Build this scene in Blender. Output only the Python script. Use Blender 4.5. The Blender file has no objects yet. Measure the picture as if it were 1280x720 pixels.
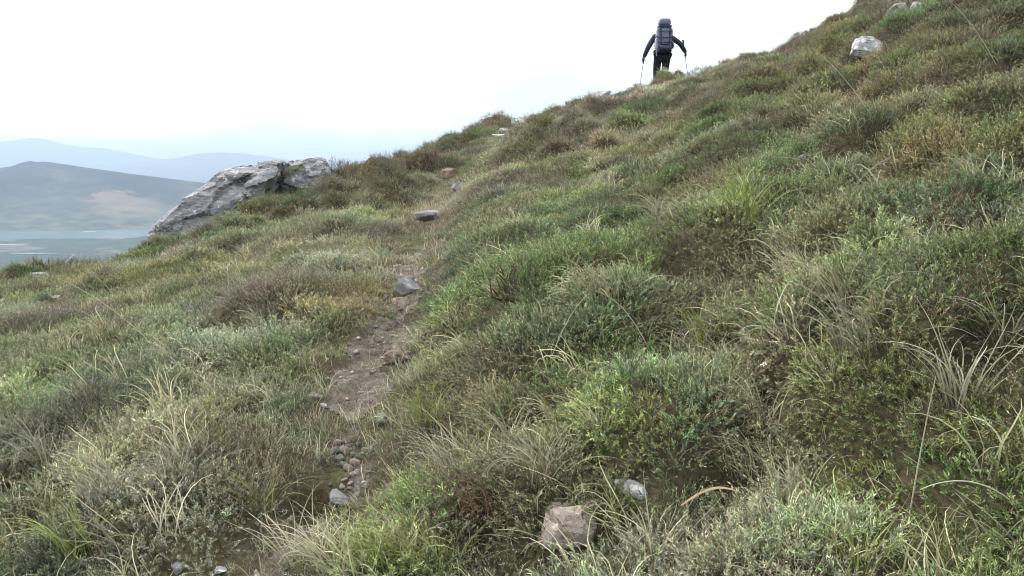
import bpy, bmesh, math, random
import numpy as np
from mathutils import Vector, Matrix, Euler

random.seed(7)
rng = np.random.default_rng(11)
scene = bpy.context.scene
COL = scene.collection
PI = math.pi

# ------------------------------------------------------------------ camera
F = 1108.0                      # focal length in photo pixels (1280 wide)
PITCH = math.atan(165 / F)      # the horizon sits 165 px above the centre
cam_d = bpy.data.cameras.new("camera")
cam_d.sensor_width = 36.0
cam_d.lens = 36.0 * F / 1280.0
cam_d.clip_start = 0.05
cam_d.clip_end = 90000
cam = bpy.data.objects.new("camera", cam_d)
cam.rotation_euler = (PI / 2 - PITCH, 0, 0)
cam.location = (0, 0, 0)
COL.objects.link(cam)
scene.camera = cam

# ------------------------------------------------------------------ sky, sun, exposure
SUN_EL, SUN_AZ = math.radians(48), math.radians(-50)     # azimuth from +Y towards +X
world = bpy.data.worlds.new("World")
scene.world = world
world.use_nodes = True
nt = world.node_tree
nt.nodes.clear()
N = nt.nodes.new
out = N('ShaderNodeOutputWorld')
sky = N('ShaderNodeTexSky'); sky.sky_type = 'NISHITA'; sky.sun_disc = False
sky.sun_elevation = SUN_EL; sky.sun_rotation = SUN_AZ
bg_sky = N('ShaderNodeBackground'); bg_sky.inputs['Strength'].default_value = 0.12
nt.links.new(sky.outputs[0], bg_sky.inputs['Color'])
tc = N('ShaderNodeTexCoord')
mp = N('ShaderNodeMapping'); mp.inputs['Scale'].default_value = (1.3, 1.3, 4.0)
nz = N('ShaderNodeTexNoise'); nz.inputs['Scale'].default_value = 1.6; nz.inputs['Detail'].default_value = 4
nz.inputs['Roughness'].default_value = 0.5
rp = N('ShaderNodeValToRGB')
rp.color_ramp.elements[0].position = 0.37; rp.color_ramp.elements[0].color = (0.40, 0.455, 0.49, 1)
rp.color_ramp.elements[1].position = 0.56; rp.color_ramp.elements[1].color = (1.0, 1.0, 1.0, 1)
bg_cl = N('ShaderNodeBackground'); bg_cl.inputs['Strength'].default_value = 1.5
mx = N('ShaderNodeMixShader'); mx.inputs[0].default_value = 0.86
nt.links.new(tc.outputs['Generated'], mp.inputs['Vector'])
nt.links.new(mp.outputs[0], nz.inputs['Vector'])
nt.links.new(nz.outputs['Fac'], rp.inputs['Fac'])
nt.links.new(rp.outputs[0], bg_cl.inputs['Color'])
nt.links.new(bg_sky.outputs[0], mx.inputs[1]); nt.links.new(bg_cl.outputs[0], mx.inputs[2])
nt.links.new(mx.outputs[0], out.inputs['Surface'])

sun_d = bpy.data.lights.new("sun", 'SUN')
sun_d.energy = 2.2
sun_d.angle = math.radians(12)
sun_d.color = (1.0, 0.97, 0.93)
sun = bpy.data.objects.new("sun", sun_d)
sdir = Vector((math.sin(SUN_AZ) * math.cos(SUN_EL), math.cos(SUN_AZ) * math.cos(SUN_EL), math.sin(SUN_EL)))
sun.rotation_euler = sdir.to_track_quat('Z', 'Y').to_euler()
COL.objects.link(sun)

scene.view_settings.view_transform = 'Standard'
scene.view_settings.look = 'None'
scene.view_settings.exposure = 0.8
scene.view_settings.gamma = 1.0
scene.cycles.max_bounces = 5
scene.cycles.diffuse_bounces = 3
scene.cycles.glossy_bounces = 1
scene.cycles.transmission_bounces = 2
scene.cycles.volume_bounces = 0
scene.cycles.caustics_reflective = False
scene.cycles.caustics_refractive = False
scene.cycles.use_denoising = True
scene.cycles.filter_width = 1.05

# ------------------------------------------------------------------ helpers
def tag(o, label=None, cat=None, group=None, kind=None):
    if label: o['label'] = label
    if cat: o['category'] = cat
    if group: o['group'] = group
    if kind: o['kind'] = kind
    return o

def empty(name, loc, rz=0):
    o = bpy.data.objects.new(name, None)
    o.location = loc; o.rotation_euler = (0, 0, rz); o.empty_display_size = 0.1
    COL.objects.link(o)
    return o

def link(name, me, parent=None):
    o = bpy.data.objects.new(name, me)
    COL.objects.link(o)
    if parent: o.parent = parent
    return o

def np_mesh(name, verts, faces, mat=None, shade=None, smooth=False):
    """faces: (n, k) array with constant k."""
    verts = np.asarray(verts, np.float32); faces = np.asarray(faces, np.int32)
    me = bpy.data.meshes.new(name)
    n, k = faces.shape
    me.vertices.add(len(verts)); me.vertices.foreach_set('co', verts.ravel())
    me.loops.add(n * k); me.loops.foreach_set('vertex_index', faces.ravel())
    me.polygons.add(n)
    me.polygons.foreach_set('loop_start', np.arange(0, n * k, k, dtype=np.int32))
    me.update(calc_edges=True)
    if smooth: me.polygons.foreach_set('use_smooth', np.ones(n, bool))
    if shade is not None:
        a = me.attributes.new('shade', 'FLOAT', 'FACE'); a.data.foreach_set('value', np.asarray(shade, np.float32))
    if mat: me.materials.append(mat)
    return me

def hash2(ix, iy, seed):
    h = (ix.astype(np.int64) * 374761393 + iy.astype(np.int64) * 668265263 + seed * 2147483647) & 0xFFFFFFFF
    h = ((h ^ (h >> 13)) * 1274126177) & 0xFFFFFFFF
    h = ((h ^ (h >> 16)) * 2246822519) & 0xFFFFFFFF
    h = h ^ (h >> 15)
    return (h & 0xFFFFFF) / float(0xFFFFFF)

def vnoise(x, y, seed=0):
    x = np.asarray(x, float); y = np.asarray(y, float)
    ix = np.floor(x); iy = np.floor(y); fx = x - ix; fy = y - iy
    ix = ix.astype(np.int64); iy = iy.astype(np.int64)
    ux = fx * fx * (3 - 2 * fx); uy = fy * fy * (3 - 2 * fy)
    a = hash2(ix, iy, seed); b = hash2(ix + 1, iy, seed); c = hash2(ix, iy + 1, seed); d = hash2(ix + 1, iy + 1, seed)
    return (a * (1 - ux) + b * ux) * (1 - uy) + (c * (1 - ux) + d * ux) * uy

def fbm(x, y, octs=4, seed=0):
    s = 0; a = 1; t = 0
    for k in range(octs):
        s = s + a * vnoise(x * 2 ** k + 17.3 * k, y * 2 ** k - 9.1 * k, seed + k); t += a; a *= 0.5
    return s / t

def noise3(p, seed=0):
    """cheap 3-D noise from three 2-D slices; p (n,3) -> about -0.5..0.5"""
    x, y, z = p[:, 0], p[:, 1], p[:, 2]
    return (vnoise(x + 0.37 * z, y - 0.21 * z, seed) + vnoise(y + 31.7 + 0.3 * x, z + 0.17 * x, seed + 5)
            + vnoise(z - 12.3 + 0.2 * y, x + 0.41 * y, seed + 9)) / 3 - 0.5

def sstep(a, b, x):
    t = np.clip((x - a) / (b - a), 0, 1); return t * t * (3 - 2 * t)

def ray(px, py):
    u = (px - 640) / F; v = (360 - py) / F
    cy, sy = math.cos(PITCH), math.sin(PITCH)
    y = cy + v * sy; z = -sy + v * cy
    return u / y, z / y                    # x/y and z/y of the view ray

# ------------------------------------------------------------------ the lie of the land
H = 1.6
SKYLINE = [(-300, 470), (-100, 385), (0, 350), (60, 334), (110, 320), (170, 303), (210, 292), (300, 262), (380, 232), (420, 217), (480, 206),
           (550, 181), (600, 154), (650, 140), (700, 133), (760, 121), (830, 99), (900, 78), (985, 54), (1030, 33), (1080, 10),
           (1180, -30), (1300, -70), (1500, -140)]
A_, B_ = 0.315, 0.051
_t, _r = [], []
for px, py in SKYLINE:
    t, e = ray(px, py); _t.append(t); _r.append(e - (A_ * t + B_))
_t = np.array(_t); _r = np.array(_r)
D_T = np.array([-0.9, -0.58, -0.42, -0.33, -0.2, -0.1, 0.0, 0.17, 0.30, 0.42, 0.6, 0.9])
D_V = np.array([9.0, 11.5, 14.0, 15.5, 18.0, 20.0, 22.0, 22.5, 20.0, 17.5, 16.0, 16.0])
DROP = 0.34                                # the plants stand about this high on the skyline

def base_h(x, y):
    x = np.asarray(x, float); y = np.asarray(y, float)
    yp = np.maximum(y, 0)
    t = np.clip(x / np.maximum(y, 3.0), -0.9, 0.9)
    D = np.interp(t, D_T, D_V); res = np.interp(t, _t, _r)
    X = np.where(x > 0, 250 * np.tanh(x / 250), x)
    lim = 4 * D
    q = np.where(yp < lim, yp ** 2, lim ** 2 + 2 * lim * (yp - lim))
    s = np.maximum(yp - D, 0)
    kick = 0.25 * s * s / (s + 2.0)
    z = -H + A_ * X + B_ * y + res * sstep(3, 9, yp) * np.minimum(yp, 60) + 2 * H / D * yp - H * q / D ** 2 - kick
    z = z - DROP * sstep(4, 14, yp)
    z = z - 0.35 * np.maximum(-y - 30, 0)
    return z

def domes(x, y, cell, rmin, rmax, hmin, hmax, seed):
    cx = np.floor(x / cell).astype(np.int64); cy = np.floor(y / cell).astype(np.int64)
    best = np.zeros_like(x, float); ident = np.zeros_like(x, float)
    for dx in (-1, 0, 1):
        for dy in (-1, 0, 1):
            ix = cx + dx; iy = cy + dy
            px = (ix + hash2(ix, iy, seed)) * cell; py = (iy + hash2(ix, iy, seed + 1)) * cell
            r = rmin + (rmax - rmin) * hash2(ix, iy, seed + 2); h = hmin + (hmax - hmin) * hash2(ix, iy, seed + 3)
            d2 = ((x - px) ** 2 * 0.8 + (y - py) ** 2 * 1.3) / r ** 2
            u = ((x - px) * 0.75 + (y - py) * 0.6) / r
            hh = h * np.clip(1 - d2, 0, 1) ** 0.42 * np.clip(1 - 0.5 * u, 0.3, 1.5)
            ident = np.where(hh > best, hash2(ix, iy, seed + 4), ident); best = np.maximum(best, hh)
    return best, ident
def warp(x, y):
    return x + 0.4 * (vnoise(x * 1.3, y * 1.3, 3) - 0.5), y + 0.4 * (vnoise(x * 1.3, y * 1.3, 4) - 0.5)
def mounds(x, y):
    wx, wy = warp(x, y)
    return domes(wx, wy, 1.05, 0.38, 0.72, 0.10, 0.32, 100), domes(wx, wy, 0.46, 0.17, 0.30, 0.05, 0.19, 200)

PATH_PX = [(290, 740), (345, 700), (425, 630), (438, 590), (440, 545), (445, 500), (452, 460), (478, 420), (505, 375), (514, 345), (517, 315),
           (532, 285), (548, 262), (556, 240), (566, 222), (592, 205), (618, 185), (640, 168), (668, 150), (710, 136)]
def first_hit(px, py, hf, ymax=40):
    t, e = ray(px, py)
    ys = np.concatenate([np.linspace(1.0, 12, 900), np.linspace(12, ymax, 900)])
    above = hf(t * ys, ys) - e * ys
    k = np.argmax(above > 0)
    if above[k] <= 0: k = int(np.argmax(above))
    return float(t * ys[k]), float(ys[k])
PATH = np.array([first_hit(px, py, base_h) for px, py in PATH_PX])
BARE_LEFT = first_hit(38, 393, base_h)

PITS = [(first_hit(px, py, base_h), r, d) for px, py, r, d in [(728, 402, .20, .26), (748, 388, .14, .2), (870, 245, .3, .22), (1235, 322, .34, .25),
        (935, 468, .16, .18), (1255, 505, .2, .2), (20, 612, .2, .2), (395, 612, .16, .16), (700, 210, .35, .2), (780, 205, .4, .25), (1060, 130, .5, .2), (280, 420, .2, .15),
        (610, 690, .10, .12), (905, 640, .12, .12), (1050, 480, .14, .14), (168, 303, .75, .34), (186, 297, 1.1, .6), (846, 95, 1.0, .34), (560, 500, .12, .14), (660, 560, .1, .14), (860, 380, .25, .2), (1100, 330, .3, .2), (960, 400, .2, .16)]]
SWELLS = [(first_hit(px, py, base_h), r, d) for px, py, r, d in [(455, 705, .36, .13), (650, 380, .55, .14), (700, 490, .45, .10), (845, 575, .28, .10), (1180, 400, .7, .10), (345, 395, .35, .10), (440, 392, .3, .06)]]
def swells(x, y):
    s = np.zeros(np.shape(x))
    for (bx, by), r, d in SWELLS:
        s = np.maximum(s, d * np.clip(1 - np.hypot((x - bx) / r, (y - by) / r) ** 2, 0, 1) ** 0.6)
    return s
def pits(x, y):
    s = np.zeros(np.shape(x))
    for (bx, by), r, d in PITS:
        s = np.maximum(s, d * 0.7 * sstep(1.3, 0.3, np.hypot((x - bx) * 0.8, y - by) / (r * 0.72)))
    return s
def path_d(x, y):
    best = np.full(np.shape(x), 1e9)
    for (x0, y0), (x1, y1) in zip(PATH[:-1], PATH[1:]):
        dx, dy = x1 - x0, y1 - y0; L = dx * dx + dy * dy
        k = np.clip(((x - x0) * dx + (y - y0) * dy) / L, 0, 1)
        best = np.minimum(best, np.hypot(x - x0 - k * dx, y - y0 - k * dy))
    return best

def bare(x, y):
    """0..1: trodden ground"""
    x = np.asarray(x, float); y = np.asarray(y, float)
    n = fbm(x * 2.6, y * 2.6, 3, 40)
    n_ = fbm(x * 6, y * 6, 2, 47)
    w = 0.108 + 0.008 * np.clip(y - 4, 0, 6)
    keep = 0.55 * sstep(5.2, 9, y) + 0.25 * (n_ - 0.35)
    m = sstep(1.15, 0.45, path_d(x, y) / w + (n - 0.5) * 2.8 + keep * 2.4 + (n_ - 0.5) * 1.6) * sstep(13, 8, y)
    d = np.hypot((x - BARE_LEFT[0]) / 0.85, (y - BARE_LEFT[1]) / 0.75)
    m2 = sstep(1.1, 0.6, d + (n - 0.5) * 2.2 + (n_ - 0.5) * 1.2)
    return np.maximum(m, m2)

def height(x, y):
    x = np.asarray(x, float); y = np.asarray(y, float)
    far = sstep(90, 45, np.hypot(x, y))
    pm = np.clip(path_d(x, y) / 0.75, 0, 1) ** 1.5
    d = np.hypot((x - BARE_LEFT[0]) / 1.3, (y - BARE_LEFT[1]) / 1.0)
    pm = pm * (0.2 + 0.8 * sstep(0.6, 1.3, d))
    near = 0.30 + 0.25 * sstep(2.2, 4.2, y) + 0.55 * sstep(5, 10, y)
    (big, _), (small, _) = mounds(x, y)
    lump = (big + small) * (0.45 + 0.55 * sstep(0.35, 0.6, fbm(x * 0.35, y * 0.35, 2, 9)) + 0.2 * sstep(0, 2, x))
    step = 0.10 * (fbm(x * 0.5, y * 0.9, 3, 77) - 0.5)
    fine = 0.075 * (fbm(x * 6, y * 6, 2, 60) - 0.5) * sstep(20, 10, y)
    trough = -0.07 * (1 - np.clip(path_d(x, y) / 0.5, 0, 1)) * sstep(16, 8, y)
    return base_h(x, y) + far * (lump * pm * near * (0.45 + 0.55 * sstep(-0.45, -0.05, x / np.maximum(y, 1.5)) + 0.4 * sstep(7, 12, y) * sstep(0, -0.4, x / np.maximum(y, 1.5))) + step + fine + trough - pits(x, y) + swells(x, y))

def ground(x, y): return float(height(np.array([x]), np.array([y]))[0])
def at(px, py):
    x, y = first_hit(px, py, height); return Vector((x, y, ground(x, y)))
def normals(x, y, e=0.06):
    dx = (height(x + e, y) - height(x - e, y)) / (2 * e); dy = (height(x, y + e) - height(x, y - e)) / (2 * e)
    n = np.stack([-dx, -dy, np.ones_like(dx)], -1); return n / np.linalg.norm(n, axis=1, keepdims=True)

# ------------------------------------------------------------------ materials
def new_mat(name):
    m = bpy.data.materials.new(name); m.use_nodes = True
    m.node_tree.nodes.clear(); return m, m.node_tree
def P(nt, rough=0.8, spec=0.3):
    b = nt.nodes.new('ShaderNodeBsdfPrincipled'); b.inputs['Roughness'].default_value = rough
    b.inputs['Specular IOR Level'].default_value = spec
    o = nt.nodes.new('ShaderNodeOutputMaterial'); nt.links.new(b.outputs[0], o.inputs['Surface']); return b
def noise(nt, scale, detail=5, rough=0.6, vec=None, dist=0.0):
    n = nt.nodes.new('ShaderNodeTexNoise'); n.inputs['Scale'].default_value = scale
    n.inputs['Detail'].default_value = detail; n.inputs['Roughness'].default_value = rough; n.inputs['Distortion'].default_value = dist
    if vec is not None: nt.links.new(vec, n.inputs['Vector'])
    return n
def ramp(nt, fac, stops):
    r = nt.nodes.new('ShaderNodeValToRGB'); el = r.color_ramp.elements
    while len(el) < len(stops): el.new(0.5)
    for e, (p, c) in zip(el, stops):
        e.position = p; e.color = (*c, 1)
    nt.links.new(fac, r.inputs[0]); return r
def mixc(nt, fac, a, b, mode='MIX'):
    m = nt.nodes.new('ShaderNodeMix'); m.data_type = 'RGBA'; m.blend_type = mode
    if isinstance(fac, (int, float)): m.inputs[0].default_value = fac
    else: nt.links.new(fac, m.inputs[0])
    for s, v in ((6, a), (7, b)):
        if isinstance(v, tuple): m.inputs[s].default_value = (*v, 1)
        else: nt.links.new(v, m.inputs[s])
    return m.outputs[2]
def bump(nt, bsdf, hgt, strength=0.5, dist=0.02):
    b = nt.nodes.new('ShaderNodeBump'); b.inputs['Strength'].default_value = strength; b.inputs['Distance'].default_value = dist
    nt.links.new(hgt, b.inputs['Height']); nt.links.new(b.outputs[0], bsdf.inputs['Normal'])

def leaf_mat(name, source, rough=0.55, spec=0.35, tip=(2.4, 2.3, 2.2), transl=0.3):
    """source: 'INSTANCER' (tint attribute carried by each scattered plant) or 'OBJECT' (the object's own colour)"""
    m, nt = new_mat(name)
    if source == 'INSTANCER':
        a = nt.nodes.new('ShaderNodeAttribute'); a.attribute_type = 'INSTANCER'; a.attribute_name = 'tint'; col = a.outputs['Color']
    else:
        oi = nt.nodes.new('ShaderNodeObjectInfo'); col = oi.outputs['Color']
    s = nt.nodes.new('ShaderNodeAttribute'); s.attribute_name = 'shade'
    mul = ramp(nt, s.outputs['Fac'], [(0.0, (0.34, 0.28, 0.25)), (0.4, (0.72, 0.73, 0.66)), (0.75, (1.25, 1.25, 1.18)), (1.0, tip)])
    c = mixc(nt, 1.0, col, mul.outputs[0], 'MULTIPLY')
    b = nt.nodes.new('ShaderNodeBsdfPrincipled'); b.inputs['Roughness'].default_value = rough; b.inputs['Specular IOR Level'].default_value = spec
    nt.links.new(c, b.inputs['Base Color'])
    o = nt.nodes.new('ShaderNodeOutputMaterial')
    tr = nt.nodes.new('ShaderNodeBsdfTranslucent'); nt.links.new(c, tr.inputs['Color'])
    mx = nt.nodes.new('ShaderNodeMixShader'); mx.inputs[0].default_value = transl
    nt.links.new(b.outputs[0], mx.inputs[1]); nt.links.new(tr.outputs[0], mx.inputs[2])
    nt.links.new(mx.outputs[0], o.inputs['Surface'])
    return m
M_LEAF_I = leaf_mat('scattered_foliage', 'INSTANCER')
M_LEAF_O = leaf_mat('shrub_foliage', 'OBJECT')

def plain(name, col, rough=0.8, spec=0.3, var=0.25, scale=20):
    m, nt = new_mat(name); b = P(nt, rough, spec)
    tcn = nt.nodes.new('ShaderNodeTexCoord')
    n = noise(nt, scale, 4, 0.6, tcn.outputs['Object'])
    lo = tuple(c * (1 - var) for c in col); hi = tuple(min(1, c * (1 + var)) for c in col)
    r = ramp(nt, n.outputs['Fac'], [(0.3, lo), (0.7, hi)])
    nt.links.new(r.outputs[0], b.inputs['Base Color']); return m

def rock_mat(name, base, light, dark, scale=3.0, lichen=0.5, moss=False):
    m, nt = new_mat(name); b = P(nt, 0.85, 0.25)
    tcn = nt.nodes.new('ShaderNodeTexCoord'); ob = tcn.outputs['Object']
    mpn = nt.nodes.new('ShaderNodeMapping'); mpn.inputs['Rotation'].default_value = (0, math.radians(30), 0); mpn.inputs['Scale'].default_value = (0.5, 1, 2.2) if scale < 3 else (1, 1, 1.15)
    nt.links.new(ob, mpn.inputs['Vector'])
    n1 = noise(nt, scale, 8, 0.68, mpn.outputs[0], 0.6)
    c1 = ramp(nt, n1.outputs['Fac'], [(0.37, dark), (0.46, base), (0.56, base), (0.66, light)]).outputs[0]
    n2 = noise(nt, scale * 4.5, 6, 0.7, ob)
    l = ramp(nt, n2.outputs['Fac'], [(lichen, (0, 0, 0)), (lichen + 0.08, (1, 1, 1))])
    c2 = mixc(nt, l.outputs[0], c1, light)
    n3 = noise(nt, scale * 9, 5, 0.7, mpn.outputs[0])
    d = ramp(nt, n3.outputs['Fac'], [(0.30, (1, 1, 1)), (0.42, (0, 0, 0))])
    c3 = mixc(nt, d.outputs[0], c2, dark)
    nt.links.new(c3, b.inputs['Base Color'])
    n4 = noise(nt, scale * 6, 10, 0.72, mpn.outputs[0])
    bump(nt, b, n4.outputs['Fac'], 0.9, 0.05 if scale < 3 else 0.02)
    return m
M_ROCK = rock_mat('outcrop_rock', (0.29, 0.29, 0.30), (0.66, 0.66, 0.68), (0.045, 0.045, 0.05), 1.9, 0.56)
M_ROCK_WHITE = rock_mat('pale_rock', (0.34, 0.34, 0.34), (0.66, 0.65, 0.65), (0.09, 0.09, 0.09), 5, 0.5)
M_ROCK_PINK = rock_mat('pinkish_rock', (0.44, 0.36, 0.31), (0.64, 0.56, 0.50), (0.12, 0.09, 0.07), 9, 0.56)
M_ROCK_GREY = rock_mat('grey_stone', (0.26, 0.255, 0.255), (0.46, 0.455, 0.45), (0.08, 0.08, 0.09), 9, 0.56)
M_ROCK_BROWN = rock_mat('brown_stone', (0.20, 0.15, 0.11), (0.38, 0.30, 0.23), (0.05, 0.035, 0.03), 9, 0.56)

# hillside: peat, litter and low moss under the plants
M_HILL, nt = new_mat('hillside_litter')
b = P(nt, 0.95, 0.1)
tcn = nt.nodes.new('ShaderNodeTexCoord')
n1 = noise(nt, 5, 8, 0.7, tcn.outputs['Object']); n2 = noise(nt, 42, 6, 0.75, tcn.outputs['Object']); n3 = noise(nt, 0.6, 3, 0.5, tcn.outputs['Object'])
c1 = ramp(nt, n1.outputs['Fac'], [(0.3, (0.045, 0.036, 0.026)), (0.5, (0.085, 0.07, 0.045)), (0.62, (0.085, 0.085, 0.042)), (0.75, (0.15, 0.13, 0.085))]).outputs[0]
c2 = ramp(nt, n2.outputs['Fac'], [(0.35, (0.45, 0.42, 0.40)), (0.6, (1.2, 1.2, 1.15)), (0.75, (2.2, 2.0, 1.7))]).outputs[0]
c3 = mixc(nt, 1.0, c1, c2, 'MULTIPLY')
far_c = ramp(nt, n3.outputs['Fac'], [(0.35, (0.07, 0.085, 0.035)), (0.65, (0.14, 0.12, 0.07))]).outputs[0]
cd = nt.nodes.new('ShaderNodeAttribute'); cd.attribute_name = 'outer'
c4 = mixc(nt, cd.outputs['Fac'], c3, far_c)
ab = nt.nodes.new('ShaderNodeAttribute'); ab.attribute_name = 'bare'
cb_ = ramp(nt, n1.outputs['Fac'], [(0.3, (0.05, 0.04, 0.03)), (0.5, (0.11, 0.09, 0.07)), (0.7, (0.19, 0.165, 0.135))]).outputs[0]
c5 = mixc(nt, ab.outputs['Fac'], c4, mixc(nt, 1.0, cb_, c2, 'MULTIPLY'))
nt.links.new(c5, b.inputs['Base Color']); bump(nt, b, n2.outputs['Fac'], 0.8, 0.02)

M_DIRT, nt = new_mat('trodden_earth')
b = P(nt, 0.95, 0.12)
tcn = nt.nodes.new('ShaderNodeTexCoord')
n1 = noise(nt, 14, 9, 0.75, tcn.outputs['Object']); n2 = noise(nt, 90, 5, 0.8, tcn.outputs['Object'])
c1 = ramp(nt, n1.outputs['Fac'], [(0.3, (0.05, 0.041, 0.033)), (0.44, (0.12, 0.10, 0.082)), (0.56, (0.19, 0.165, 0.14)), (0.70, (0.36, 0.33, 0.295))]).outputs[0]
c2 = ramp(nt, n2.outputs['Fac'], [(0.35, (0.5, 0.48, 0.46)), (0.6, (1.1, 1.1, 1.1)), (0.72, (1.7, 1.65, 1.6))]).outputs[0]
nt.links.new(mixc(nt, 1.0, c1, c2, 'MULTIPLY'), b.inputs['Base Color']); bump(nt, b, n1.outputs['Fac'], 1.0, 0.03)

# ------------------------------------------------------------------ hillside sheet (fan grid round the camera) and trodden path
az_f = np.radians(np.linspace(-42, 42, 460))
az_b = np.radians(np.linspace(42, 318, 90))[1:-1]
AZ = np.concatenate([az_f, az_b]); NA = len(AZ)
R = np.concatenate([np.geomspace(0.5, 32, 430), np.geomspace(32.8, 1500, 60)]); NR = len(R)
rr, aa = np.meshgrid(R, AZ, indexing='ij')
gx = (rr * np.sin(aa)).ravel(); gy = (rr * np.cos(aa)).ravel()
gz = height(gx, gy)
V = np.stack([gx, gy, gz], -1)
V = np.vstack([V, [0, 0, ground(0, 0)]])
ii = np.arange(NR - 1)[:, None] * NA; jj = np.arange(NA)[None, :]; j2 = (jj + 1) % NA
quads = np.stack([ii + jj, ii + NA + jj, ii + NA + j2, ii + j2], -1).reshape(-1, 4)
me = np_mesh('hillside', V, quads, M_HILL, smooth=True)
bmm = bmesh.new(); bmm.from_mesh(me); bmm.verts.ensure_lookup_table()
c0 = bmm.verts[len(V) - 1]
for j in range(NA):
    f = bmm.faces.new((c0, bmm.verts[j], bmm.verts[(j + 1) % NA])); f.smooth = True
bmesh.ops.recalc_face_normals(bmm, faces=bmm.faces[:])
bmm.to_mesh(me); bmm.free()
if me.polygons[0].normal.z < 0: me.flip_normals()
a = me.attributes.new('outer', 'FLOAT', 'POINT')
a.data.foreach_set('value', sstep(24, 40, np.hypot(V[:, 0], V[:, 1])).astype(np.float32))
hill = link('hillside', me); tag(hill, kind='structure')

bv = bare(gx, gy)
a = me.attributes.new('bare', 'FLOAT', 'POINT'); a.data.foreach_set('value', np.append(sstep(0.05, 0.42, bv), 0).astype(np.float32))
fm = (bv[quads].mean(1) > 0.5) & (np.hypot(gx, gy)[quads[:, 0]] < 22) & (gy[quads[:, 0]] > 0.5)
pq = quads[fm]; used, inv = np.unique(pq.ravel(), return_inverse=True)
pv = V[used] + np.array([0, 0, 0.004])
pme = np_mesh('footpath', pv, inv.reshape(-1, 4), M_DIRT, smooth=True)
if pme.polygons[0].normal.z < 0: pme.flip_normals()
tag(link('footpath', pme), kind='structure')

# ------------------------------------------------------------------ distance: valley, lake, ridges
ZV = -350.0
def far_y(py, z): return z / ray(640, py)[1]
def crest(profile, Y):
    xs = [ray(px, py)[0] * Y for px, py in profile]; zs = [ray(px, py)[1] * Y for px, py in profile]
    return lambda x: np.interp(x, xs, zs)
def ridge_mesh(name, profile, Y, depth_f, depth_b, x0, x1, nx, ny, mat, gully, seed):
    cf = crest(profile, Y)
    xs = np.linspace(x0, x1, nx); ys = np.concatenate([np.linspace(-depth_f, 0, ny), np.linspace(0, depth_b, ny // 2)[1:]])
    X, W = np.meshgrid(xs, ys)
    n = fbm(X / 420, W / 600 + seed, 4, seed)
    k = np.where(W < 0, 1 + W / depth_f, 1 - W / depth_b)
    spur = (fbm(X / 300 + 3, W / 2400, 4, seed + 3) - 0.5)
    kk = np.clip(k, 0, 1)
    prof = np.where(W < 0, kk ** 1.35 * (1 + gully * spur * (1 - kk) * 3.0), kk)
    Z = (ZV - 4) + (cf(X) - ZV) * np.clip(prof, 0, 2)
    Z += (n - 0.5) * 40 * kk * (1 - kk) * 2
    v = np.stack([X.ravel(), (Y + W).ravel(), Z.ravel()], -1)
    nyy = len(ys)
    i = np.arange(nyy - 1)[:, None] * nx; j = np.arange(nx - 1)[None, :]
    q = np.stack([i + j, i + j + 1, i + nx + j + 1, i + nx + j], -1).reshape(-1, 4)
    o = link(name, np_mesh(name, v, q, mat, smooth=True)); tag(o, kind='structure'); return o

def land_mat(name, cols, scale, tan=None):
    m, nt = new_mat(name); b = P(nt, 1.0, 0.0)
    g = nt.nodes.new('ShaderNodeNewGeometry')
    n = noise(nt, scale, 7, 0.62, g.outputs['Position'])
    r = ramp(nt, n.outputs['Fac'], cols).outputs[0]
    if tan:
        mpn = nt.nodes.new('ShaderNodeMapping'); mpn.vector_type = 'TEXTURE'
        mpn.inputs['Location'].default_value = tan[0]; mpn.inputs['Scale'].default_value = tan[1]
        mpn.inputs['Rotation'].default_value = (0, 0, tan[2])
        nt.links.new(g.outputs['Position'], mpn.inputs['Vector'])
        ln = nt.nodes.new('ShaderNodeVectorMath'); ln.operation = 'LENGTH'; nt.links.new(mpn.outputs[0], ln.inputs[0])
        n2 = noise(nt, scale * 3, 5, 0.6, g.outputs['Position'])
        ad = nt.nodes.new('ShaderNodeMath'); ad.operation = 'MULTIPLY_ADD'; nt.links.new(n2.outputs['Fac'], ad.inputs[0]); ad.inputs[1].default_value = 1.7
        nt.links.new(ln.outputs['Value'], ad.inputs[2])
        f = ramp(nt, ad.outputs[0], [(0.0, (1, 1, 1)), (0.98, (1, 1, 1)), (1.0, (0, 0, 0))])
        f.color_ramp.elements[1].position = 0.9
        dv = nt.nodes.new('ShaderNodeMath'); dv.operation = 'DIVIDE'; nt.links.new(ad.outputs[0], dv.inputs[0]); dv.inputs[1].default_value = 1.8
        nt.links.new(dv.outputs[0], f.inputs[0])
        r = mixc(nt, f.outputs[0], r, tan[3])
        # paler pasture on the low ground, its upper limit uneven
        sp = nt.nodes.new('ShaderNodeSeparateXYZ'); nt.links.new(g.outputs['Position'], sp.inputs[0])
        ma = nt.nodes.new('ShaderNodeMath'); ma.operation = 'MULTIPLY_ADD'; nt.links.new(n.outputs['Fac'], ma.inputs[0]); ma.inputs[1].default_value = 260; nt.links.new(sp.outputs['Z'], ma.inputs[2])
        mr = nt.nodes.new('ShaderNodeMapRange'); mr.inputs[1].default_value = -90; mr.inputs[2].default_value = -180; nt.links.new(ma.outputs[0], mr.inputs[0])
        pa = ramp(nt, n2.outputs['Fac'], [(0.4, (0.05, 0.068, 0.052)), (0.5, (0.09, 0.11, 0.075)), (0.6, (0.17, 0.155, 0.11))]).outputs[0]
        mm = nt.nodes.new('ShaderNodeMath'); mm.operation = 'MULTIPLY'; nt.links.new(mr.outputs[0], mm.inputs[0]); mm.inputs[1].default_value = 0.7
        r = mixc(nt, mm.outputs[0], r, pa)
    nt.links.new(r, b.inputs['Base Color']); return m
Y1 = 5600.0
tx, ty = ray(158, 262)[0] * 4900, 4900
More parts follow.
